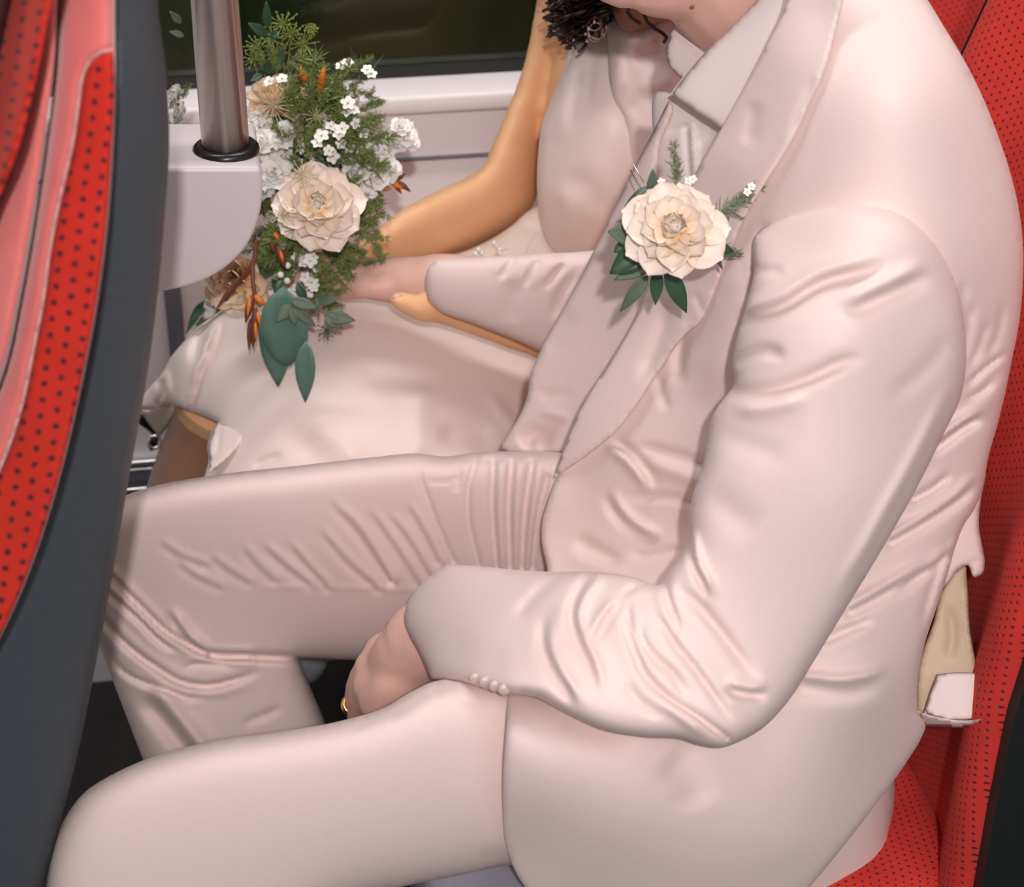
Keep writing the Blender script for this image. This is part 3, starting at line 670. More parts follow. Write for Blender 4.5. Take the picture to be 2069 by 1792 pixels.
j1f = [('c', [(2040, 708), (1984, 751), (1948, 786)], 5, 4.0), ('c', [(2014, 767), (1980, 795), (1945, 812)], 5, 3.0), ('d', [(1988, 832), (1944, 858), (1890, 898)], 8, -7.0, 'e'), ('c', [(1925, 953), (1890, 985), (1845, 1010)], 7, 6.0, 'e'), ('d', [(1985, 953), (1937, 1002), (1884, 1040), (1800, 1090)], 8, -5.0, 'e'),
       ('d', [(1950, 1080), (1911, 1119), (1850, 1165), (1790, 1215)], 7, -3.0), ('d', [(1888, 1129), (1798, 1186), (1720, 1230)], 9, -4.5, 'e'), ('c', [(1770, 1250), (1720, 1270), (1670, 1292)], 8, 4.0, 'e'), ('r', [(1630, 1366), (1700, 1372), (1760, 1362), (1800, 1345)], 10, 6.0, 'b'), ('v', [(1625, 1392), (1720, 1400), (1790, 1380)], 18, 5.0, 'b'),
       ('v', [(1968, 600), (1955, 680), (1945, 740)], 8, 3.5), ('v', [(2000, 640), (1975, 710), (1955, 750)], 8, 3.0), ('v', [(2030, 600), (2015, 680), (1990, 730)], 9, 3.0), ('r', [(2045, 740), (2000, 810), (1950, 850)], 16, 4.0), ('v', [(1945, 560), (1950, 620), (1955, 660)], 8, 2.5),
       ('v', [(1985, 200), (1965, 165), (1945, 140)], 6, 2.0), ('d', [(1938, 1060), (1900, 1160), (1860, 1290)], 8, 2.0),
       ('v', [(1353, 617), (1339, 666), (1317, 720), (1295, 760)], 18, 8.0), ('v', [(1388, 655), (1375, 706), (1373, 751), (1380, 785)], 14, 6.0), ('v', [(1326, 750), (1337, 795), (1350, 835)], 9, 3.5), ('r', [(1500, 470), (1470, 620), (1440, 760), (1420, 830)], 40, 9.0),
       ('v', [(1545, 440), (1538, 520), (1510, 620)], 14, 6.0),
       ('d', [(1223, 890), (1274, 925), (1301, 959), (1325, 995)], 9, -5.0), ('v', [(1280, 900), (1341, 912), (1430, 940)], 9, 4.0, 'e'), ('r', [(1285, 922), (1341, 945), (1420, 975)], 16, 4.0, 'e'), ('d', [(1226, 985), (1250, 1033), (1290, 1070), (1345, 1094)], 9, 4.5), ('v', [(1263, 1008), (1324, 1003), (1400, 1013)], 9, 3.5, 'e'),
       ('v', [(1155, 1086), (1206, 1114), (1262, 1143)], 15, 5.0), ('v', [(1270, 1122), (1320, 1120), (1362, 1112)], 9, 3.5, 'e'), ('r', [(1130, 1120), (1200, 1140), (1280, 1160)], 16, 2.0),
       ('v', [(1340, 1520), (1390, 1570), (1420, 1640)], 40, 5.0), ('v', [(1100, 1430), (1200, 1470), (1300, 1490)], 30, 4.0)]
J1F = [(2060, 500, .03), (1950, 200, .03), (2000, 900, .03), (1850, 1350, .025), (1750, 1650, .012), (1600, 1800, .01), (1200, 1800, .008), (1025, 1700, .006), (1018, 1550, .006), (1028, 1420, .006), (1150, 1600, .008),
       (1100, 1200, .01), (1095, 1080, .008), (1130, 950, .008), (1250, 700, .01), (1450, 400, .02), (1700, 700, .03), (1300, 1000, .02), (1700, 1200, .03), (1500, 1650, .014), (1300, 1500, .012)]
inflate('jacket_body', J1, [(1660, -20, 1.14), (1868, 0, 1.12), (1800, 200, 1.055), (1990, 220, 1.08), (2060, 450, 1.065), (1600, 250, 1.10), (1900, 550, 1.02), (2040, 760, 1.06), (1700, 600, 1.03), (1985, 985, 1.055), (1450, 480, 1.135), (1300, 650, 1.175), (1150, 900, 1.178), (1108, 1000, 1.168), (1095, 1080, 1.162), (1280, 900, 1.14),
        (1400, 1100, 1.09), (1700, 1100, 1.02), (1900, 1200, 1.02), (1106, 1160, 1.145), (1090, 1260, 1.10), (1030, 1400, .957), (1028, 1445, .925), (1150, 1450, .928), (1018, 1560, .910), (1030, 1730, .938), (1300, 1450, .940), (1300, 1650, .905), (1550, 1500, .955), (1600, 1700, .935), (1500, 1850, .94), (1640, 1790, .95), (1810, 1570, 1.0), (1854, 1420, 1.005), (1750, 1400, .965), (1200, 1850, .94)],
        J1F, 0.12, M_suit, man, W=60, step=7, folds=j1f, fade=14, key='J1')
# --- lapel lying on the chest
lap = [(1603, -80, 1), (1590, 0), (1556, 75), (1510, 165), (1456, 262), (1420, 325), (1396, 375), (1360, 460), (1320, 560), (1285, 640), (1232, 730), (1177, 815), (1144, 890), (1124, 950), (1120, 965, 1), (1165, 935), (1205, 905), (1248, 868), (1282, 825), (1330, 752), (1362, 705), (1390, 672), (1412, 655), (1428, 630), (1450, 575), (1478, 505), (1505, 440), (1545, 372), (1580, 318), (1605, 275), (1632, 215), (1664, 148), (1690, 60), (1720, -80, 1)]
lapc = []
for (x, y) in [(1640, 120), (1600, 230), (1545, 330), (1480, 450), (1420, 600), (1370, 670), (1300, 770), (1200, 870), (1135, 940), (1165, 925), (1165, 860), (1250, 760), (1330, 620), (1400, 460), (1480, 330), (1560, 150), (1600, 120), (1660, 30)]:
    Y = surf_Y('J1', x, y)
    if Y: lapc.append((x, y, Y - .005))
lapc += [(1595, -10, 1.125), (1510, 165, 1.135), (1456, 262, 1.145), (1396, 375, 1.155)]
inflate('jacket_lapel', lap, lapc, 0.004, 0.003, M_suit, man, W=10, step=7, fade=10, key='lapel',
        folds=[('d', [(1662, 150), (1628, 225), (1600, 290)], 9, 2.0), ('v', [(1510, 300), (1520, 250), (1528, 200)], 16, 2.5), ('v', [(1355, 600), (1340, 660), (1315, 725), (1290, 780)], 16, 5.0), ('r', [(1385, 640), (1370, 680), (1340, 720)], 8, 2.0), ('v', [(1400, 590), (1412, 610), (1418, 640)], 6, 2.0)])
# --- near sleeve
SL = [(1525, 478), (1560, 448), (1640, 421), (1740, 410), (1825, 432), (1888, 486), (1930, 565), (1948, 650), (1952, 730), (1942, 800), (1905, 880), (1858, 975), (1785, 1105), (1706, 1235), (1645, 1335), (1590, 1420), (1540, 1472), (1495, 1498), (1450, 1512), (1415, 1506), (1380, 1495), (1300, 1490), (1215, 1474), (1165, 1452), (1120, 1428), (1080, 1408), (1030, 1403), (960, 1386), (872, 1371, 1),
      (848, 1322), (826, 1283), (816, 1254), (820, 1226), (850, 1180), (902, 1141, 1), (960, 1143), (1040, 1151), (1110, 1155), (1200, 1155), (1280, 1166), (1335, 1180), (1352, 1155), (1380, 1118), (1394, 1090), (1392, 1050), (1400, 1000), (1418, 950), (1430, 890), (1440, 840), (1462, 805), (1484, 776), (1480, 735), (1487, 690), (1510, 610), (1524, 545)]
slf = [('c', [(1357, 1128), (1345, 1179), (1352, 1219), (1365, 1253), (1375, 1292)], 6, 5.0, 'b'), ('d', [(1396, 1085), (1406, 1138), (1426, 1179), (1442, 1212)], 7, 5.0, 'b'), ('v', [(1352, 1175), (1406, 1219), (1457, 1280), (1507, 1344), (1545, 1386)], 13, 6.0), ('c', [(1312, 1230), (1338, 1260), (1365, 1304), (1406, 1354), (1447, 1412), (1488, 1464)], 7, 6.0),
       ('c', [(1294, 1245), (1298, 1294), (1325, 1331), (1362, 1365), (1392, 1418)], 7, 5.0), ('c', [(1255, 1204), (1260, 1253), (1281, 1314), (1304, 1365), (1348, 1409), (1406, 1446), (1470, 1492)], 7, 6.0, 'e'), ('d', [(1252, 1208), (1217, 1253), (1194, 1298)], 8, -4.0), ('d', [(1205, 1160), (1176, 1199), (1162, 1239), (1176, 1294), (1200, 1348), (1214, 1410)], 9, 5.0, 'b'),
       ('d', [(1112, 1235), (1105, 1300), (1125, 1354), (1152, 1395), (1175, 1436)], 10, 5.0), ('v', [(1128, 1160), (1085, 1199), (1034, 1256)], 13, 3.5, 'b'), ('c', [(1252, 1206), (1288, 1182), (1325, 1180), (1347, 1192)], 6, 4.0), ('d', [(1460, 1383), (1507, 1395), (1555, 1398)], 9, 5.0), ('v', [(1260, 1371), (1288, 1415), (1345, 1452)], 10, 3.5),
       ('c', [(1268, 1215), (1274, 1260), (1290, 1300)], 6, 3.0), ('r', [(1330, 1410), (1380, 1450), (1430, 1490)], 11, 4.0), ('r', [(1140, 1200), (1130, 1290), (1160, 1370)], 16, 3.0), ('v', [(1045, 1395), (1060, 1402), (1090, 1410)], 8, 3.0, 'e'),
       ('d', [(1495, 640), (1579, 608), (1653, 564), (1727, 541), (1800, 526)], 13, 5.0, 'b'), ('d', [(1690, 630), (1802, 579), (1885, 540)], 14, 4.0), ('v', [(1480, 795), (1560, 790), (1635, 764), (1709, 730), (1760, 720)], 14, 6.0, 'b'), ('v', [(1490, 730), (1542, 709), (1592, 720)], 12, 5.0, 'b'), ('r', [(1470, 825), (1540, 825), (1640, 800)], 18, 5.0), ('v', [(1505, 545), (1550, 548), (1590, 545)], 10, 3.0),
       ('d', [(1948, 740), (1900, 842), (1850, 940), (1800, 1030), (1750, 1120), (1680, 1230)], 12, -3.5), ('v', [(1783, 815), (1876, 740), (1930, 660)], 20, 2.5), ('v', [(1430, 870), (1500, 895), (1600, 930)], 26, 2.0), ('v', [(1420, 980), (1460, 1020), (1540, 1080)], 34, 3.0),
       ('v', [(880, 1290), (960, 1330), (1040, 1350)], 40, 3.0)]
slc = []
for (x, y) in [(1560, 450), (1640, 421), (1740, 410), (1825, 432), (1888, 486), (1930, 565)]:
    slc.append((x, y, surf_Y('J1', x, y, 1.06) + .012))
slc += [(1948, 680, 1.005), (1930, 830, 1.005), (1700, 700, .985), (1530, 560, 1.045), (1484, 760, 1.02), (1400, 1000, .995), (1700, 1000, .96), (1650, 1330, .945), (1480, 1480, .905), (1340, 1180, .98), (1200, 1320, .955), (1210, 1470, .905), (1050, 1280, 1.01), (1060, 1400, .935), (960, 1383, .965), (850, 1250, 1.10), (835, 1310, 1.09)]
inflate('jacket_sleeve', SL, slc, 0.058, 0.05, M_suit, man, W=60, step=6.5, folds=slf, fade=12, key='SL')
g = Geo()
for (x, y) in [(960, 1376), (980, 1383), (1000, 1391), (1019, 1398)]:
    Y = (surf_Y('SL', x, y - 8, 1.03) or 1.03) - .002
    c = P(x, y - 5, Y + .0015); o = Geo().ball(c, .0040, (1, .6, 1)).build('cuff_button', plain('horn_button', (0.62, 0.52, 0.46), 0.3) if x == 960 else bpy.data.materials['horn_button'], man)
# --- far sleeve reaching across her lap
FSL = [(866, 540), (882, 524, 1), (960, 520), (1060, 514), (1150, 510), (1260, 510), (1330, 560), (1300, 660), (1180, 740), (1090, 708), (1040, 686), (960, 655), (880, 622), (864, 606, 1), (858, 572)]
inflate('jacket_sleeve', FSL, [(865, 570, 1.445), (1000, 600, 1.432), (1150, 620, 1.42), (1280, 600, 1.41)], 0.030, 0.035, M_suit, man, W=60, step=7, fade=10, key='FSL',
        folds=[('c', [(1035, 525), (1022, 545), (1010, 565)], 6, 3.0, 'b'), ('c', [(1085, 530), (1068, 560), (1060, 580)], 6, 3.0, 'b'), ('c', [(1150, 525), (1125, 550), (1100, 585)], 6, 3.0), ('v', [(1165, 545), (1130, 600), (1115, 650)], 9, 2.5), ('c', [(1190, 520), (1155, 522), (1120, 518), (1095, 530)], 5, 3.0), ('v', [(1040, 560), (1030, 620), (1030, 660)], 20, 2.0)])
# --- tails of the jacket at the back: other panel, vent lining, turned-up hem
inflate('jacket_back_flap', [(1990, 950), (1982, 1010), (1978, 1060), (1986, 1110), (1990, 1140), (1985, 1160), (1968, 1166), (1955, 1142), (1935, 1152), (1915, 1180), (1880, 1200), (1900, 1060), (1940, 980)], [(1970, 1000, 1.065), (1985, 1140, 1.04), (1900, 1150, 1.04)], 0.006, 0.006, M_suit, man, W=14, step=7,
        folds=[('v', [(1955, 1138), (1972, 1134), (1990, 1142)], 5, 2.0)])
inflate('vent_lining', [(1952, 1140, 1), (1930, 1152), (1905, 1190), (1885, 1260), (1860, 1330), (1850, 1445, 1), (1900, 1452), (1980, 1450, 1), (1975, 1360), (1960, 1270), (1956, 1200)], [(1950, 1150, 1.055), (1870, 1430, 1.022), (1975, 1440, 1.01), (1950, 1300, 1.035)], 0.004, 0.006, M_lining, man, W=14, step=7,
        folds=[('v', [(1915, 1220), (1925, 1280), (1915, 1340)], 10, 3.0), ('r', [(1948, 1170), (1953, 1240), (1965, 1340)], 5, 2.0)])
inflate('shirt_tail', [(1895, 1362, 1), (1940, 1358), (1976, 1360, 1), (1986, 1450, 1), (1950, 1456), (1905, 1452), (1868, 1440, 1), (1880, 1400)], [(1895, 1362, 1.018), (1976, 1360, 1.012), (1930, 1450, 1.002)], 0.004, 0.002, M_shirt, man, W=10, step=7)
inflate('vent_hem', [(1853, 1436, 1), (1900, 1450), (1960, 1455), (1984, 1452, 1), (1965, 1466), (1910, 1470), (1870, 1468, 1)], [(1853, 1436, 1.0), (1930, 1456, 0.998)], 0.004, 0.004, M_suit, man, W=8, step=6)

# ================================================================== bodies (each one continuous skin)
def px_tube(g, pts, **k):
    """pts: (px, py, Y, radius in metres)"""
    c = [P(a, b_, Y) for a, b_, Y, r in pts]; r = [q[3] for q in pts]
    cc = cr3(c, 5); rr = np.interp(np.linspace(0, len(r) - 1, len(cc)), range(len(r)), r)
    g.tube(cc, list(rr), nseg=16, **k); return g
# ---- man
B = Geo()
px_tube(B, [(1580, 1560, 1.12, .075), (1620, 1250, 1.13, .075), (1660, 800, 1.16, .075), (1700, 450, 1.18, .070), (1690, 230, 1.20, .06), (1640, 110, 1.24, .05)])
px_tube(B, [(1640, 110, 1.255, .052), (1572, 20, 1.27, .056), (1502, -58, 1.275, .058), (1430, -140, 1.28, .058)])      # neck
headc = P(1390, -330, 1.28)
qh = Quaternion((0, 1, 0), math.radians(-18))
B.ball(headc, .088, (1.1, .86, 1.12), qh, 24)
px_tube(B, [(1450, -110, 1.275, .046), (1360, -88, 1.265, .043), (1290, -76, 1.255, .034), (1262, -70, 1.255, .028)])       # jaw to chin
px_tube(B, [(1330, -200, 1.265, .05), (1280, -150, 1.255, .036)])
px_tube(B, [(1215, -330, 1.265, .010), (1180, -250, 1.26, .013), (1192, -225, 1.26, .014)])                       # nose
px_tube(B, [(1240, -165, 1.255, .012), (1222, -160, 1.255, .010)]); px_tube(B, [(1235, -135, 1.255, .012), (1228, -132, 1.255, .010)])   # lips
B.ball(P(1470, -290, 1.205), .030, (.7, .3, 1.1), qh, 12)                                                         # ear
px_tube(B, [(1720, 560, 1.09, .040), (1690, 800, 1.02, .036), (1580, 1150, .985, .030), (1480, 1370, .96, .030), (1300, 1320, .985, .030), (1050, 1275, 1.045, .028), (900, 1270, 1.115, .027), (850, 1295, 1.125, .027)])
# left hand hanging between the knees
px_tube(B, [(875, 1285, 1.12, .028), (825, 1325, 1.13, .026), (795, 1362, 1.14, .022)])
KN = [(770, 1318, 1.165), (752, 1348, 1.152), (748, 1386, 1.140), (760, 1418, 1.128)]
for i, (a, b_, Y) in enumerate(KN):
    px_tube(B, [(840, 1298 + i * 16, 1.14 - i * .006, .015), ((a + 840) / 2 - 4, (b_ + 1298 + i * 16) / 2 - 2, Y - .010, .0145), (a, b_, Y - .002, .0135)])
    L = (80, 90, 84, 62)[i]; o = (-22, -30, -22, -12)[i]
    px_tube(B, [(a, b_, Y - .002, .0132), (a + o, b_ + L * .45, Y + .012, .0088), (a + o, b_ + L, Y + .028, .0082), (a + o + 34, b_ + L * 1.3, Y + .032, .0078), (a + 55, b_ + L * 1.25, Y + .03, .0075)])
px_tube(B, [(840, 1330, 1.165, .016), (810, 1390, 1.19, .013), (800, 1440, 1.195, .011), (808, 1485, 1.19, .009)])     # thumb, inside
# right arm and hand across her lap
px_tube(B, [(1600, 420, 1.30, .04), (1450, 620, 1.36, .036), (1250, 610, 1.41, .034), (1050, 592, 1.455, .028), (900, 572, 1.485, .025), (850, 570, 1.495, .022), (790, 566, 1.505, .020), (740, 566, 1.512, .016)])
for i, (a, b_) in enumerate([(690, 556), (682, 566), (690, 576), (706, 584)]):
    px_tube(B, [(780, 560 + i * 7, 1.505 - i * .004, .011), (735, 557 + i * 7, 1.508 - i * .004, .0105), (a, b_, 1.512, .0095), (a - 60, b_ + 4, 1.53, .0085), (a - 110, b_ + 18, 1.54, .0075)])
for dy, Y0, kn in ((0, 1.0, [(1560, 1590), (900, 1590), (330, 1680)]), ):
    px_tube(B, [(1560, 1600, 1.07, .05), (900, 1575, 1.0, .042), (330, 1690, 1.0, .04), (300, 1800, 1.0, .04), (330, 2120, 1.0, .04)])
px_tube(B, [(1500, 1250, 1.2, .06), (900, 1120, 1.30, .05), (330, 1120, 1.305, .045), (330, 1220, 1.31, .042), (450, 1500, 1.305, .038), (580, 1720, 1.29, .035)])
body_m = remesh('body', B, .0035, M_skin_g, man, 4)
mole = Geo().ball(P(1398, 14, 1.21), .0016).build('mole', plain('mole_brown', (0.22, 0.08, 0.06), 0.6), man)
hb = BVHTree.FromPolygons([v.co.copy() for v in body_m.data.vertices], [tuple(p.vertices) for p in body_m.data.polygons])
rr_ = Vector(rays(np.array([1398.]), np.array([14.]))[0]).normalized(); h_ = hb.ray_cast(CAM, rr_)
if h_[0]:
    for v in mole.data.vertices: v.co += (h_[0] - P(1398, 14, 1.21))
for sx, sy in ((1225, -335), (1262, -340)):
    Geo().ball(P(sx, sy, 1.235 if sx > 1240 else 1.30), .012).build('eye', plain('eye_white', (.7, .7, .68), .2) if sx == 1225 else bpy.data.materials['eye_white'], man)
Geo().ball(headc + Vector((.018, 0, .022)), .093, (1.08, .93, 1.06), qh, 24).build('hair', plain('short_brown_hair', (.05, .028, .016), .6, bump=1.0, bscale=300), man)
# ring
rc = P(722, 1424, 1.166); d1 = (P(722, 1440, 1.17) - P(722, 1390, 1.16)).normalized()
V, Fc = torus_geo((0, 0, 0), .0098, .0024, 28, 8); q = d1.to_track_quat('Z', 'Y')
ring = thing('finger_ring', rc, 'gold ring on the finger of the hand between the knees', 'ring')
link_mesh('band', [tuple(q @ Vector(v) + rc) for v in V], Fc, M_gold, ring)
# shoes on the floor
for i, (x, y) in enumerate(((-.02, 1.0), (.10, 1.30))):
    g = Geo().tube(cr3([(x + .06, y, .10), (x, y, .10), (x - .08, y, .088), (x - .16, y, .085)], 4), [.04, .038, .036, .034, .036, .038, .040, .04, .038, .036, .032, .03, .026], nseg=14)
    g.build('shoe', plain('dark_shoe', (.03, .02, .015), .3) if i == 0 else bpy.data.materials['dark_shoe'], man)

# ---- woman
B = Geo()
px_tube(B, [(1330, 780, 1.62, .075), (1300, 560, 1.645, .075), (1280, 400, 1.625, .075), (1260, 250, 1.635, .072), (1260, 110, 1.64, .06), (1290, 40, 1.62, .045)])
px_tube(B, [(1190, 40, 1.655, .045), (1300, 60, 1.615, .045), (1400, 80, 1.59, .045)])
px_tube(B, [(1310, 50, 1.605, .042), (1310, -60, 1.60, .044), (1300, -140, 1.60, .045)])
wh = P(1290, -300, 1.585)
B.ball(wh, .082, (1.08, .85, 1.12), Quaternion((0, 1, 0), math.radians(-10)), 24)
px_tube(B, [(1280, -190, 1.59, .04), (1225, -170, 1.575, .028)]); px_tube(B, [(1180, -290, 1.575, .009), (1160, -245, 1.57, .012)])
arm = [(1110, -110), (1086, -20), (1076, 40), (1062, 110), (1042, 175), (1015, 240), (990, 300), (972, 338), (945, 356), (905, 374), (860, 396), (815, 420), (780, 445), (745, 475), (700, 505), (655, 520), (650, 575), (700, 565), (740, 553), (800, 537), (880, 526), (930, 513), (985, 488), (1035, 460), (1068, 432), (1086, 400), (1090, 350), (1096, 290), (1112, 230), (1135, 170), (1160, 100), (1180, 20), (1200, -90)]
v_, f_, _ = inflate_geo(arm, [(1140, -50, 1.67), (1090, 180, 1.68), (1020, 380, 1.665), (880, 460, 1.635), (740, 515, 1.60), (660, 545, 1.58)], .036, .036, None, 10)
B.add((v_, f_))
for i, (a, b_) in enumerate([(650, 520), (645, 532), (648, 545), (655, 556)]):      # fingers round the stems
    px_tube(B, [(690, 528 + i * 8, 1.575, .011), (a, b_, 1.558, .0095), (a - 26, b_ + 6, 1.565, .0085), (a - 30, b_ + 10, 1.585, .008)])
px_tube(B, [(1350, 300, 1.55, .04), (1330, 480, 1.51, .036), (1200, 680, 1.485, .028), (1080, 668, 1.478, .021), (990, 638, 1.478, .0205), (900, 614, 1.474, .018), (858, 622, 1.462, .0125), (828, 615, 1.458, .0095), (803, 605, 1.456, .0080)])
px_tube(B, [(1280, 880, 1.60, .07), (900, 800, 1.60, .06), (560, 730, 1.61, .052), (478, 745, 1.61, .048), (455, 830, 1.60, .044), (425, 910, 1.595, .043), (395, 985, 1.59, .042), (350, 1120, 1.575, .040), (300, 1300, 1.56, .032)])
px_tube(B, [(1280, 820, 1.66, .06), (900, 740, 1.68, .055), (560, 690, 1.69, .048), (500, 740, 1.69, .04), (440, 1000, 1.68, .036)])
body_w = remesh('body', B, .0045, M_skin_b, woman, 5)
Geo().ball(P(803, 601, 1.4535), .0042, (1.2, .5, .8)).build('thumbnail', plain('pink_nail', (.75, .45, .38), .25), woman)
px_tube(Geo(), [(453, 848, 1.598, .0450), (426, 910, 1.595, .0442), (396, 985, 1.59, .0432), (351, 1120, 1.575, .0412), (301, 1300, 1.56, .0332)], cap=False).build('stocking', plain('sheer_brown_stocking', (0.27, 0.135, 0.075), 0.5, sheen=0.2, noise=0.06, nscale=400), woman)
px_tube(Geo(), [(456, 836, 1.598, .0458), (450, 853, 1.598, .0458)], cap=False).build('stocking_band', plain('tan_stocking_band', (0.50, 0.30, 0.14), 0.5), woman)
# hair: tight dark curls over the shoulder
g = Geo(); rnd = random.Random(3)
def curl(g, x0, y0, x1, y1, Y, turns, rad, r=.0011):
    a, c = P(x0, y0, Y), P(x1, y1, Y - .004); n = int(turns * 9); ax = (c - a).normalized()
    e1 = ax.cross(Vector((0, 1, .2))).normalized(); e2 = ax.cross(e1); ph = rnd.random() * 6.3; pts = []
    for i in range(n + 1):
        t = i / n; w = rad * (0.4 + .6 * min(1, t * 3)); pts.append(a.lerp(c, t) + e1 * w * math.cos(ph + t * turns * 6.28) + e2 * w * math.sin(ph + t * turns * 6.28))
    g.tube(pts, r, nseg=5)
for i in range(150):
    x = rnd.uniform(1118, 1228); lim = 92 - abs(x - 1168) * .7 + (12 if x < 1180 else 0)
    curl(g, x + rnd.uniform(-20, 60), -190, x + rnd.uniform(-12, 8), rnd.uniform(lim - 60, lim), rnd.uniform(1.535, 1.585), rnd.uniform(4, 8), rnd.uniform(.003, .007), rnd.uniform(.0007, .0014))
for a in ((1150, 30, 1124, 82, 1.54, 1.4, .008), (1160, 40, 1172, 100, 1.54, 1.6, .006), (1155, 50, 1165, 98, 1.545, 1.5, .009), (1130, -20, 1118, 40, 1.55, 1.5, .008), (1170, 40, 1150, 92, 1.55, 2, .006)):
    curl(g, *a, r=.0014)
for i in range(170):
    th = rnd.uniform(0, 6.28); p0 = wh + Vector((.085 * math.cos(th) + .02, .075 * math.sin(th), rnd.uniform(-.02, .09)))
    x = p0 + Vector((rnd.uniform(0, .05), rnd.uniform(-.02, .02), -rnd.uniform(.05, .13)))
    pts = []; n = 28; ph = rnd.random() * 6
    for k in range(n): t = k / (n - 1); pts.append(p0.lerp(x, t) + Vector((math.cos(ph + t * 25), math.sin(ph + t * 25), 0)) * .006)
    g.tube(pts, .0016, nseg=5)
g.ball(wh + Vector((.02, 0, .025)), .088, (1.05, .95, 1.02), None, 20)
hair = g.build('hair', M_hair, woman); tag(hair, 'dark brown curls falling over the shoulder')
g = Geo()
for (x, y, R, ax) in ((1206, 57, .0085, (.3, -1, .5)), (1203, 64, .0075, (.5, -1, .1)), (1200, 47, .006, (.1, -1, .8))):
    V, Fc = torus_geo((0, 0, 0), R, .0007, 24, 6); q = Vector(ax).to_track_quat('Z', 'Y'); c = P(x, y, 1.535)
    g.add(([tuple(q @ Vector(v) + c) for v in V], Fc))
for (x, y) in ((1183, 68), (1186, 82), (1201, 44), (1190, 72)): g.ball(P(x, y, 1.53), .0016, seg=8)
tag(g.build('hoop_earring', M_chrome, woman), 'thin silver hoops with tiny beads')
g = Geo()
for (x, y) in ((961, 512), (967, 504), (973, 511), (965, 517), (999, 491), (1003, 497), (1008, 508), (1011, 512), (1009, 503)): g.ball(P(x, y, 1.585), .0024, seg=8)
px_tube(g, [(999, 489, 1.588, .0008), (1004, 499, 1.588, .0008), (1010, 512, 1.588, .0008)]); px_tube(g, [(1019, 485, 1.588, .0008), (1016, 500, 1.588, .0008), (1012, 512, 1.588, .0008)])
tag(g.build('bead_trim', M_bead, woman), 'row of clear glass beads under the elbow')
inflate('shoe', [(590, 1335), (625, 1325), (664, 1335), (652, 1362), (628, 1384), (604, 1380)], [(600, 1350, 1.56)], .02, .03, plain('silver_shoe', (.25, .26, .28), .3), woman, W=20, step=8)
# black strap with buckle by the wall
hs = thing('bag_strap', P(300, 860, 1.68), 'black leather strap with small metal buckle hanging beside the wall', 'strap')
inflate('strap', [(276, 834, 1), (290, 838), (306, 852), (324, 878, 1), (320, 890), (302, 872), (274, 846)], [(300, 860, 1.68)], .003, .003, M_black, hs, W=8, step=5)
g = Geo(); V, Fc = torus_geo((0, 0, 0), .006, .0016, 16, 6); q = Vector((.2, -1, .4)).to_track_quat('Z', 'Y')
g.add(([tuple(q @ Vector(v) + P(312, 893, 1.676)) for v in V], Fc)); g.build('buckle', M_chrome, hs)
inflate('strap_end', [(300, 897), (310, 884), (320, 890), (314, 905), (305, 912)], [(310, 895, 1.685)], .004, .004, M_black, hs, W=8, step=5)

# ================================================================== flowers
def grid_mesh(name, nu, nv, fn):
    V = []; uv = []
    for i in range(nu + 1):
        for j in range(nv + 1): V.append(fn(i / nu, j / nv * 2 - 1)); uv.append((j / nv, i / nu))
    Fc = [(i*(nv+1)+j, (i+1)*(nv+1)+j, (i+1)*(nv+1)+j+1, i*(nv+1)+j+1) for i in range(nu) for j in range(nv)]
    me = bpy.data.meshes.new(name); me.from_pydata(V, [], Fc)
    ul = me.uv_layers.new(name='UVMap'); li = [l.vertex_index for l in me.loops]
    ul.data.foreach_set('uv', np.array([uv[i] for i in li]).ravel())
    me.polygons.foreach_set('use_smooth', [True] * len(me.polygons)); return me
def petal_fn(w, cup, curl, tipw=1.0):
    def f(u, s):
        u = 1 - (1 - u) ** 1.9
        ww = w * (.30 + .70 * min(1, u / .62) ** .9) * (1 if u < .62 else math.sqrt(max(.0, 1 - ((u - .62) / .385) ** 2)))
        x = u * (1 - .04 * s * s * u)
        return (x, s * ww, cup * (s * s) * ww * 1.6 + curl * u * u - .10 * math.sin(math.pi * u) * (1 - s * s))
    return f
PET = [grid_mesh('petal', 8, 4, petal_fn(.36, .40, .10)), grid_mesh('petal', 8, 4, petal_fn(.37, .28, .04)), grid_mesh('petal', 8, 4, petal_fn(.34, .6, .30))]
PETM = {}
def petal_mesh(k, mat):
    key = (k, mat.name)
    if key not in PETM:
        me = PET[k].copy(); me.materials.append(mat); PETM[key] = me
    return PETM[key]
def frame(n):
    n = n.normalized(); a = n.cross(Vector((0, 0, 1))); a = a.normalized() if a.length > 1e-3 else Vector((1, 0, 0)); return n, a, n.cross(a)
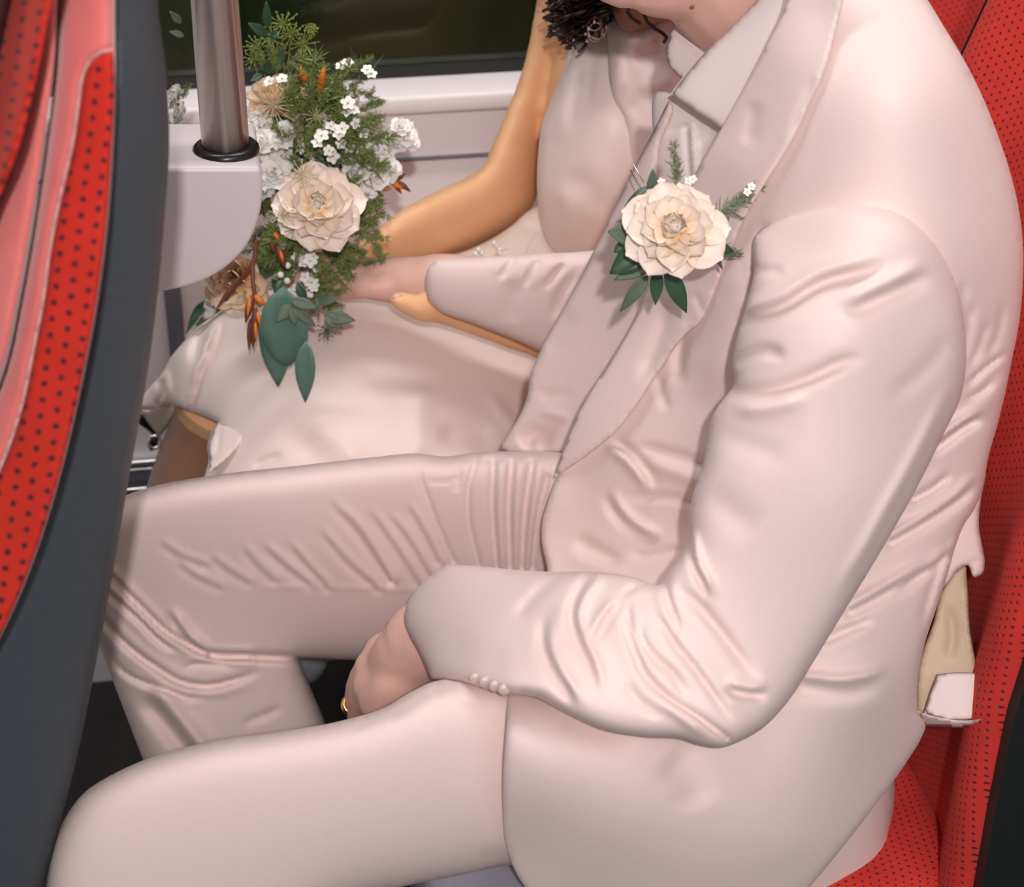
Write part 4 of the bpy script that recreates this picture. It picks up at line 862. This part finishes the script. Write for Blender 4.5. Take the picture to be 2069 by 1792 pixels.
def dahlia(name, c, n, R, parent, mat, seed, rings=((9, 1.0, 2, 1), (9, .88, 17, 0), (8, .70, 36, 0), (7, .48, 56, 2), (5, .32, 74, 2)), label=None):
    rnd = random.Random(seed); n, a, b_ = frame(n)
    core = Geo().ball(c - n * R * .06, R * .20, (1, 1, 1), None, 12).ball(c + n * R * .27, R * .17, (1, 1, 1), None, 12).build(name, M_pcore, parent)
    if label: core['label'] = label
    ph = rnd.random() * 6
    for cnt, L, el, k in rings:
        ph += .5
        for i in range(cnt):
            t = ph + 2 * math.pi * i / cnt + rnd.uniform(-.12, .12); e = math.radians(el + rnd.uniform(-9, 9)); l = L * R * rnd.uniform(.9, 1.08)
            rad = a * math.cos(t) + b_ * math.sin(t); d = rad * math.cos(e) + n * math.sin(e); nn = n * math.cos(e) - rad * math.sin(e); sd = nn.cross(d)
            M = Matrix((d * l, sd * l * rnd.uniform(.95, 1.25), nn * l)).transposed().to_4x4(); M.translation = c + n * R * (.02 + el / 400) + rad * R * .03
            o = bpy.data.objects.new('petal', petal_mesh(k, mat)); COL.objects.link(o); o.matrix_world = M
            o.parent = core; o.matrix_parent_inverse = Matrix.Identity(4)
    return core
TOCAM = -FWD
def leaf(name, base, tip, wpx, Y, mat, parent, Yt=None, bend=.12, fold=.25, pointed=1.0):
    a = P(base[0], base[1], Y); c = P(tip[0], tip[1], Yt if Yt else Y); d = c - a; L = d.length; d.normalize()
    s = d.cross(TOCAM).normalized(); nn = s.cross(d); w = wpx / FPX * (a - CAM).dot(FWD) * .5
    def f(u, v):
        ww = w * math.sin(math.pi * (u ** (.75 if pointed > .5 else .9)) * .985 + .01) ** (.95 if pointed > .5 else .6)
        return tuple(a + d * (u * L) + s * (v * ww) + nn * (bend * L * math.sin(math.pi * u) * .6 + fold * abs(v) * ww))
    me = grid_mesh(name, 8, 4, f); me.materials.append(mat); o = bpy.data.objects.new(name, me); COL.objects.link(o)
    m = o.modifiers.new('t', 'SOLIDIFY'); m.thickness = .0004
    set_parent(o, parent); return o
def spindle(name, base, tip, wpx, Y, mat, parent, Yt=None):
    a = P(*base, Y); c = P(*tip, Yt if Yt else Y - .004); w = wpx / FPX * (a - CAM).dot(FWD) * .5
    pts = [a.lerp(c, t) for t in (0, .15, .35, .6, .82, 1)]
    return Geo().tube(pts, [w * x for x in (.3, .75, 1, .9, .5, .12)], nseg=8, cap=False).build(name, mat, parent)
def stem(pts, r, parent, mat=M_stem, name='stem'):
    return px_tube(Geo(), [(x, y, Y, r) for x, y, Y in pts]).build(name, mat, parent)
def umbel(name, c, R, n, parent, mat, rays_=18, tip=.0011, seed=0, dome=.35, r=.00035):
    rnd = random.Random(seed); n, a, b_ = frame(n); g = Geo()
    for i in range(rays_):
        t = 2.4 * i; q = math.sqrt((i + .5) / rays_); d = (a * math.cos(t) + b_ * math.sin(t)) * q + n * (math.sqrt(max(0, 1 - q * q)) * dome + .05)
        e = c + d * R * rnd.uniform(.85, 1.1); g.tube([c, c.lerp(e, .5) + n * R * .03, e], r, nseg=4)
        g.ball(e, tip * rnd.uniform(.7, 1.2), (1, 1, 1), None, 5)
    return g.build(name, mat, parent)
# templates
def blossom_mesh(np_, w, nm, ruff=0.0, layers=1, seed=1):
    rnd = random.Random(seed); V = []; Fc = []
    for ly in range(layers):
        for i in range(np_):
            t = 2 * math.pi * (i + .5 * ly) / np_ + rnd.uniform(-.15, .15); e = .15 + .45 * ly; l = 1 - .22 * ly; o = len(V)
            for iu in range(5):
                for iv in range(4):
                    u = iu / 4; s = iv / 3 * 2 - 1; ww = w * math.sin(math.pi * (u * .8 + .1)) ** .7 * l
                    x = u * l; z = .15 * s * s + ruff * math.sin(s * 6 + i * 2 + u * 4) * u
                    r_ = x * math.cos(e) - z * math.sin(e); zz = x * math.sin(e) + z * math.cos(e)
                    V.append((r_ * math.cos(t) - s * ww * math.sin(t), r_ * math.sin(t) + s * ww * math.cos(t), zz))
            Fc += [(o+a*4+b_, o+(a+1)*4+b_, o+(a+1)*4+b_+1, o+a*4+b_+1) for a in range(4) for b_ in range(3)]
    me = bpy.data.meshes.new(nm); me.from_pydata(V, [], Fc); me.polygons.foreach_set('use_smooth', [True] * len(me.polygons)); me.materials.append(M_white)
    o = len(V); g = Geo().ball((0, 0, .12), .16, (1, 1, .8), None, 8)
    me2 = bpy.data.meshes.new(nm); me2.from_pydata(V + g.v, [], Fc + [tuple(i + o for i in f) for f in g.f]); me2.materials.append(M_white); me2.materials.append(M_wcentre)
    me2.polygons.foreach_set('material_index', [0] * len(Fc) + [1] * len(g.f)); me2.polygons.foreach_set('use_smooth', [True] * len(me2.polygons))
    return me2
WAX = blossom_mesh(5, .42, 'wax_flower'); STOCK = [blossom_mesh(5, .55, 'white_stock_floret', .16, 3, k) for k in (1, 2, 3)]
def place(name, me, c, n, R, parent, rnd):
    n, a, b_ = frame(n); t = rnd.random() * 6.3; x = a * math.cos(t) + b_ * math.sin(t); y = n.cross(x)
    M = Matrix((x * R, y * R, n * R)).transposed().to_4x4(); M.translation = c
    o = bpy.data.objects.new(name, me); COL.objects.link(o); o.matrix_world = M; o.parent = parent; o.matrix_parent_inverse = world_of(parent).inverted(); return o
def fern_mesh(nm, seed, n=70, mat=None, length=.5, fine=.012):
    rnd = random.Random(seed); V = []; Fc = []
    def blade(p, d, w):
        o = len(V); s = d.cross(Vector((rnd.uniform(-1, 1), rnd.uniform(-1, 1), rnd.uniform(-1, 1)))).normalized() * w
        V.extend([tuple(p - s), tuple(p + s), tuple(p + d * .55 + s * .8), tuple(p + d), tuple(p + d * .55 - s * .8)]); Fc.append((o, o+1, o+2, o+3, o+4))
    for i in range(n):
        t = .12 + .88 * i / n; p = Vector((t, .05 * math.sin(t * 5), .05 * math.cos(t * 4))); ang = rnd.uniform(0, 6.28)
        l = length * (1 - .55 * t) * rnd.uniform(.6, 1.1); d = Vector((rnd.uniform(.35, .8), math.cos(ang), math.sin(ang))).normalized() * l * .5
        blade(p, d, fine)
        for k in range(2): blade(p + d * rnd.uniform(.3, .8), Vector((d.x + rnd.uniform(-.1, .2), d.y + rnd.uniform(-.15, .15), d.z + rnd.uniform(-.15, .15))) * .6, fine * .8)
    g = Geo().tube([(0, 0, 0), (.5, .05 * math.sin(2.5), .05 * math.cos(2)), (1, 0, 0)], [.014, .011, .006], nseg=5); o = len(V)
    me = bpy.data.meshes.new(nm); me.from_pydata(V + g.v, [], Fc + [tuple(i + o for i in f) for f in g.f]); me.materials.append(mat or M_fern); return me
FERN = [fern_mesh('feathery_sprig', k) for k in range(4)]
def sprig(me, base, tip, Y, parent, rnd, Yt=None, name='feathery_sprig', wide=1.0):
    a = P(*base, Y); c = P(*tip, Yt if Yt else Y); d = c - a; L = d.length; d.normalize(); n, s, t = frame(d); q = rnd.random() * 6.3
    x = s * math.cos(q) + t * math.sin(q); y = d.cross(x)
    M = Matrix((d * L, x * L * wide, y * L * wide)).transposed().to_4x4(); M.translation = a
    o = bpy.data.objects.new(name, me); COL.objects.link(o); o.matrix_world = M; o.parent = parent; o.matrix_parent_inverse = world_of(parent).inverted(); return o

# ---------------------------------------------------------------- bouquet
rnd = random.Random(11)
bq = thing('bouquet', P(640, 560, 1.56), 'wild bouquet of peach dahlias, white blossoms and greenery held in the lap', 'bouquet')
def lean(x, y, k=1.0): return (TOCAM + (RGT * (x - 640) / 230 - UPV * (y - 400) / 260) * k * .6).normalized()
dahlia('dahlia', P(642, 421, 1.475), (TOCAM + RGT * .05 + UPV * .12), .0385, bq, M_petal, 1, label='large open peach dahlia')
dahlia('dahlia', P(566, 212, 1.545), (TOCAM * .6 - UPV * .15 + RGT * .1 + UPV * .9), .030, bq, M_petal_o, 2, label='apricot dahlia at the top beside the pole')
dahlia('dahlia', P(480, 566, 1.505), (TOCAM * .9 - UPV * .5 - RGT * .2), .029, bq, M_petal_o, 3, label='apricot dahlia hanging under the bracket')
for x, y, s in [(520, 256, .016), (528, 290, .013), (575, 276, .013), (548, 300, .014), (572, 326, .016), (552, 352, .016), (588, 344, .012), (540, 376, .012), (729, 328, .015), (757, 306, .014), (776, 342, .015), (741, 356, .014), (797, 292, .011), (816, 270, .012), (735, 386, .012), (760, 358, .012), (826, 285, .010), (716, 346, .013), (745, 320, .012), (808, 258, .009), (356, 196, .011), (366, 236, .012), (354, 272, .012), (372, 290, .011)]:
    place('white_stock_floret', rnd.choice(STOCK), P(x, y, rnd.uniform(1.505, 1.53)), lean(x, y, 1.5) + Vector((rnd.uniform(-.3, .3), 0, rnd.uniform(-.3, .3))), s, bq, rnd)
for x, y, s in [(690, 134, 4), (703, 128, 4), (742, 142, 4), (750, 150, 4), (657, 264, 5), (650, 275, 5), (691, 261, 5), (684, 272, 4), (668, 256, 4), (703, 209, 5), (715, 222, 4), (700, 226, 4), (674, 316, 5), (665, 305, 4), (640, 290, 4), (610, 300, 4), (626, 527, 5), (617, 512, 4), (634, 518, 4), (612, 528, 4), (596, 588, 5), (603, 580, 4), (629, 570, 5),
                (623, 588, 5), (634, 578, 4), (616, 560, 4), (600, 520, 4), (720, 250, 4), (735, 268, 4), (655, 240, 4), (360, 190, 4), (368, 215, 4), (355, 255, 4), (375, 280, 4), (350, 200, 3), (545, 165, 4), (570, 160, 4), (625, 500, 4), (590, 545, 4), (640, 540, 4), (706, 300, 4), (690, 290, 4)]:
    place('wax_flower', WAX, P(x, y, rnd.uniform(1.475, 1.51) if x > 400 else 1.56), lean(x, y) + Vector((rnd.uniform(-.4, .4), 0, rnd.uniform(-.4, .4))), s * .00125, bq, rnd)
for x, y in [(581, 536), (567, 555), (580, 567)]: Geo().ball(P(x, y, 1.47), .0028, seg=10).build('white_bud', M_white, bq)
for i, (x, y, R) in enumerate([(613, 90, 34), (602, 127, 22), (573, 50, 30), (548, 78, 30), (522, 95, 28), (651, 141, 16), (590, 70, 26), (515, 120, 26), (560, 110, 24), (630, 60, 14)]):
    umbel('dill_umbel', P(x, y, 1.56), R * .00044, TOCAM + UPV * .5 + Vector((rnd.uniform(-.4, .4), 0, rnd.uniform(-.2, .2))), bq, M_dill, 22, .0009, i, .4)
    stem([(x, y, 1.56), (x - 10 + (600 - x) * .3, y + 60, 1.565), (590, 260, 1.57)], .0006, bq, M_dill, 'dill_stem')
for i, (x, y, R, n_) in enumerate([(550, 214, 62, 30), (610, 354, 38, 22), (571, 436, 26, 18), (594, 462, 26, 18), (660, 666, 24, 20), (640, 236, 30, 18)]):
    umbel('pale_umbel', P(x, y, 1.462 if i in (1, 2, 3) else (1.50 if i != 4 else 1.44)), R * .00042, TOCAM + Vector((rnd.uniform(-.2, .2), 0, .2 if i != 4 else -.8)), bq, M_umbel if i != 4 else M_leafg, n_, .0007, i + 20, .25)
# orange and russet buds
for base, tip, w, mat, Y in [((619, 164), (607, 134), 17, M_orange, 1.51), ((645, 188), (655, 132), 19, M_orange, 1.51), ((630, 180), (632, 150), 14, M_brown, 1.515), ((612, 175), (594, 152), 12, M_brown, 1.515), ((640, 200), (622, 168), 14, M_brown, 1.51), ((650, 195), (636, 160), 12, M_orange, 1.515),
                             ((752, 372), (791, 383), 21, M_orange, 1.53), ((786, 364), (815, 382), 14, M_orange, 1.53), ((795, 365), (820, 351), 12, M_brown, 1.53), ((805, 366), (830, 388), 11, M_brown, 1.535), ((745, 385), (775, 396), 18, M_brown, 1.54), ((796, 370), (812, 392), 9, M_brown, 1.535), ((790, 350), (796, 330), 9, M_orange, 1.54),
                             ((514, 596), (537, 619), 15, M_orange, 1.455), ((510, 596), (496, 652), 17, M_brown, 1.452), ((505, 600), (500, 640), 10, M_orange, 1.448), ((517, 622), (511, 703), 18, M_brown, 1.448), ((520, 630), (528, 662), 10, M_orange, 1.446), ((506, 645), (503, 708), 12, M_brown, 1.45), ((516, 650), (518, 690), 8, M_orange, 1.444),
                             ((553, 468), (565, 487), 12, M_orange, 1.475), ((548, 482), (552, 510), 12, M_brown, 1.475), ((560, 495), (577, 542), 18, M_brown, 1.472), ((566, 505), (572, 530), 8, M_orange, 1.468), ((482, 562), (436, 625), 11, M_brown, 1.475), ((500, 545), (470, 590), 8, M_brown, 1.475)]:
    spindle('russet_bud' if mat is M_brown else 'orange_bud', base, tip, w, Y, mat, bq)
stem([(518, 488, 1.48), (512, 530, 1.47), (486, 565, 1.47), (455, 605, 1.475)], .0019, bq, M_brown, 'russet_stem'); stem([(510, 530, 1.468), (511, 565, 1.46), (515, 600, 1.455)], .0017, bq, M_brown, 'russet_stem')
stem([(645, 190, 1.51), (636, 225, 1.515), (640, 270, 1.53)], .0022, bq, M_brown, 'russet_stem')
# leaves
for base, tip, w, Y, mat, pt in [((558, 600), (562, 780), 72, 1.452, M_leafe, 1), ((572, 580), (580, 738), 98, 1.446, M_leafe, 0), ((618, 688), (617, 812), 42, 1.432, M_leafe, 1),
                                 ((589, 616), (558, 651), 26, 1.44, M_leafg, 1), ((592, 619), (638, 660), 23, 1.438, M_leafg, 1), ((589, 622), (597, 657), 20, 1.436, M_leafg, 1), ((588, 607), (643, 622), 25, 1.44, M_leafg, 1), ((640, 611), (684, 603), 20, 1.45, M_leafg, 1), ((655, 636), (718, 648), 30, 1.44, M_leafg, 1), ((655, 637), (693, 664), 26, 1.438, M_leafg, 1),
                                 ((570, 565), (556, 602), 22, 1.46, M_leafd, 1), ((600, 570), (620, 610), 20, 1.455, M_leafd, 1), ((575, 600), (548, 560), 20, 1.465, M_leafd, 1), ((640, 600), (645, 640), 8, 1.44, M_leafg, 1),
                                 ((541, 56), (538, 2), 20, 1.56, M_leafd, 1), ((541, 72), (501, 46), 22, 1.56, M_leafd, 1), ((546, 148), (519, 110), 24, 1.555, M_leafd, 1), ((548, 148), (579, 92), 22, 1.55, M_leafd, 1), ((541, 90), (560, 60), 22, 1.56, M_leafd, 1), ((530, 150), (505, 165), 14, 1.55, M_leafd, 1), ((366, 47), (342, 22), 16, 1.58, M_leafg, 1), ((372, 73), (341, 63), 14, 1.58, M_leafg, 1),
                                 ((722, 132), (706, 93), 10, 1.56, M_leafd, 1), ((730, 140), (752, 118), 10, 1.56, M_leafd, 1), ((738, 160), (776, 110), 5, 1.56, M_leafg, 1), ((726, 145), (731, 108), 6, 1.56, M_leafg, 1), ((420, 606), (380, 655), 20, 1.575, M_leafd, 1), ((410, 615), (375, 675), 14, 1.58, M_leafd, 1), ((440, 580), (400, 640), 18, 1.58, M_leafd, 1)]:
    leaf('eucalyptus_leaf' if mat is M_leafe else 'leaf', base, tip, w, Y, mat, bq, Yt=Y - .004, bend=.05, pointed=pt)
for i in range(70):      # leaves filling the inside
    t = rnd.uniform(0, 6.28); q = math.sqrt(rnd.random()); x = 625 + 95 * q * math.cos(t); y = 370 + 215 * q * math.sin(t)
    if x < 560 and y < 330: x += 40
    a = rnd.uniform(0, 6.28); l = rnd.uniform(30, 60)
    leaf('leaf', (x, y), (x + l * math.cos(a), y + l * math.sin(a)), rnd.uniform(12, 24), rnd.uniform(1.53, 1.575), rnd.choice([M_leafd, M_leafd, M_leafg]), bq, bend=.1)
# feathery filler
for i in range(150):
    t = rnd.uniform(0, 6.28); q = math.sqrt(rnd.random()); x = 628 + 100 * q * math.cos(t); y = 375 + 190 * q * math.sin(t)
    if x < 605 and 235 < y < 395: continue
    a = math.atan2((y - 400) / 1.6, x - 625) + rnd.uniform(-.7, .7); l = rnd.uniform(45, 85)
    sprig(rnd.choice(FERN), (x, y), (x + l * math.cos(a), y + l * math.sin(a)), rnd.uniform(1.50, 1.545), bq, rnd, rnd.uniform(1.48, 1.53), wide=.9)
for (x, y) in [(745, 480), (760, 500), (770, 520), (735, 510), (720, 500), (700, 520), (690, 545), (670, 560), (655, 540), (730, 470), (680, 590), (660, 580), (565, 455), (550, 470), (540, 490), (525, 505), (570, 480), (590, 490), (600, 505), (760, 470), (740, 530), (715, 535), (655, 600), (675, 615)]:
    for k in range(4):
        a = rnd.uniform(0, 6.28); l = rnd.uniform(22, 40)
        sprig(rnd.choice(FERN), (x - l * .4 * math.cos(a), y - l * .4 * math.sin(a)), (x + l * .6 * math.cos(a), y + l * .6 * math.sin(a)), rnd.uniform(1.47, 1.51), bq, rnd, wide=1.2)
for (x0, y0, x1, y1) in [(720, 230, 768, 204), (735, 200, 760, 176), (700, 190, 740, 150), (690, 170, 720, 128), (715, 180, 770, 200), (725, 250, 760, 235), (735, 215, 772, 208), (700, 150, 745, 120), (560, 150, 540, 90), (580, 150, 600, 100), (530, 140, 515, 95), (362, 240, 352, 180), (370, 280, 350, 240), (365, 200, 380, 170), (360, 290, 375, 255)]:
    for k in range(2): sprig(rnd.choice(FERN), (x0, y0), (x1 + rnd.uniform(-8, 8), y1 + rnd.uniform(-8, 8)), 1.54, bq, rnd, 1.53, wide=.7)
inflate('ribbon', [(416, 600), (428, 588), (444, 586), (442, 612), (430, 640), (412, 645), (408, 620)], [(425, 610, 1.575)], .012, .012, M_ribbon, bq, W=20, step=5, folds=[('v', [(420, 600), (432, 606), (442, 600)], 3, 3.0, 'be'), ('v', [(414, 612), (428, 620), (438, 616)], 3, 3.0, 'be'), ('v', [(412, 628), (424, 634), (434, 630)], 3, 3.0, 'be')], fade=4)
for i in range(6): stem([(560 + i * 8, 520, 1.57), (500, 560 + i * 5, 1.575), (430 - i * 6, 615 + i * 8, 1.58)], .0018, bq)

# ---------------------------------------------------------------- boutonniere
bt = thing('boutonniere', P(1346, 480, 1.12), 'peach dahlia boutonniere with dark leaves and rosemary pinned to the lapel', 'boutonniere')
YB = 1.066
dahlia('dahlia', P(1363, 468, YB), (TOCAM + UPV * .18 - RGT * .10), .0312, bt, M_petal, 9, rings=((9, 1.0, 4, 1), (9, .90, 16, 0), (8, .72, 33, 0), (7, .52, 52, 2), (6, .34, 70, 2)))
for base, tip, w, dy, mat in [((1318, 395), (1319, 340), 25, .02, M_leafg), ((1312, 376), (1262, 417), 18, .02, M_leafd), ((1305, 478), (1228, 468), 56, .018, M_leafg), ((1300, 450), (1246, 448), 26, .02, M_leafg), ((1310, 500), (1232, 553), 56, .015, M_leafd), ((1320, 530), (1240, 566), 34, .018, M_leafg), ((1310, 555), (1253, 630), 28, .02, M_leafg), ((1328, 540), (1324, 616), 28, .016, M_leafd), ((1345, 540), (1387, 632), 38, .014, M_leafd),
                              ((1425, 500), (1474, 438), 30, .012, M_leafg), ((1412, 492), (1482, 508), 36, .012, M_leafd), ((1430, 505), (1496, 520), 12, .012, M_leafg), ((1440, 505), (1460, 545), 12, .012, M_leafg), ((1440, 500), (1450, 530), 12, .02, M_leafg), ((1270, 490), (1240, 510), 24, .03, M_leafd)]:
    leaf('leaf', base, tip, w, YB + dy, mat, bt, bend=.06)
ROSE = fern_mesh('rosemary_sprig', 40, 34, plain('rosemary_green', (0.20, 0.24, 0.15), 0.6, noise=0.3, nscale=90), .55, .020)
for base, tip, w in [((1366, 376), (1363, 290), .75), ((1442, 432), (1542, 377), .75), ((1445, 436), (1520, 400), .5), ((1458, 492), (1497, 515), .9), ((1470, 425), (1502, 440), .6), ((1365, 380), (1372, 320), .5)]:
    for k in range(2): sprig(ROSE, base, tip, YB + .018, bt, rnd, YB + .02, 'rosemary_sprig', w)
for x, y in [(1518, 377), (1510, 388), (1288, 504), (1294, 512), (1433, 522), (1428, 530), (1391, 366), (1400, 362), (1284, 496), (1440, 430), (1336, 368)]:
    place('wax_flower', WAX, P(x, y, YB + .015), TOCAM + Vector((rnd.uniform(-.3, .3), 0, .2)), .0028, bt, rnd)
for a, c in (((1279, 330), (1301, 369)), ((1274, 344), (1289, 372))):
    o = Geo().tube([P(*a, 1.215), P(*c, 1.20)], .0005, nseg=6).build('pin', M_chrome, bt)
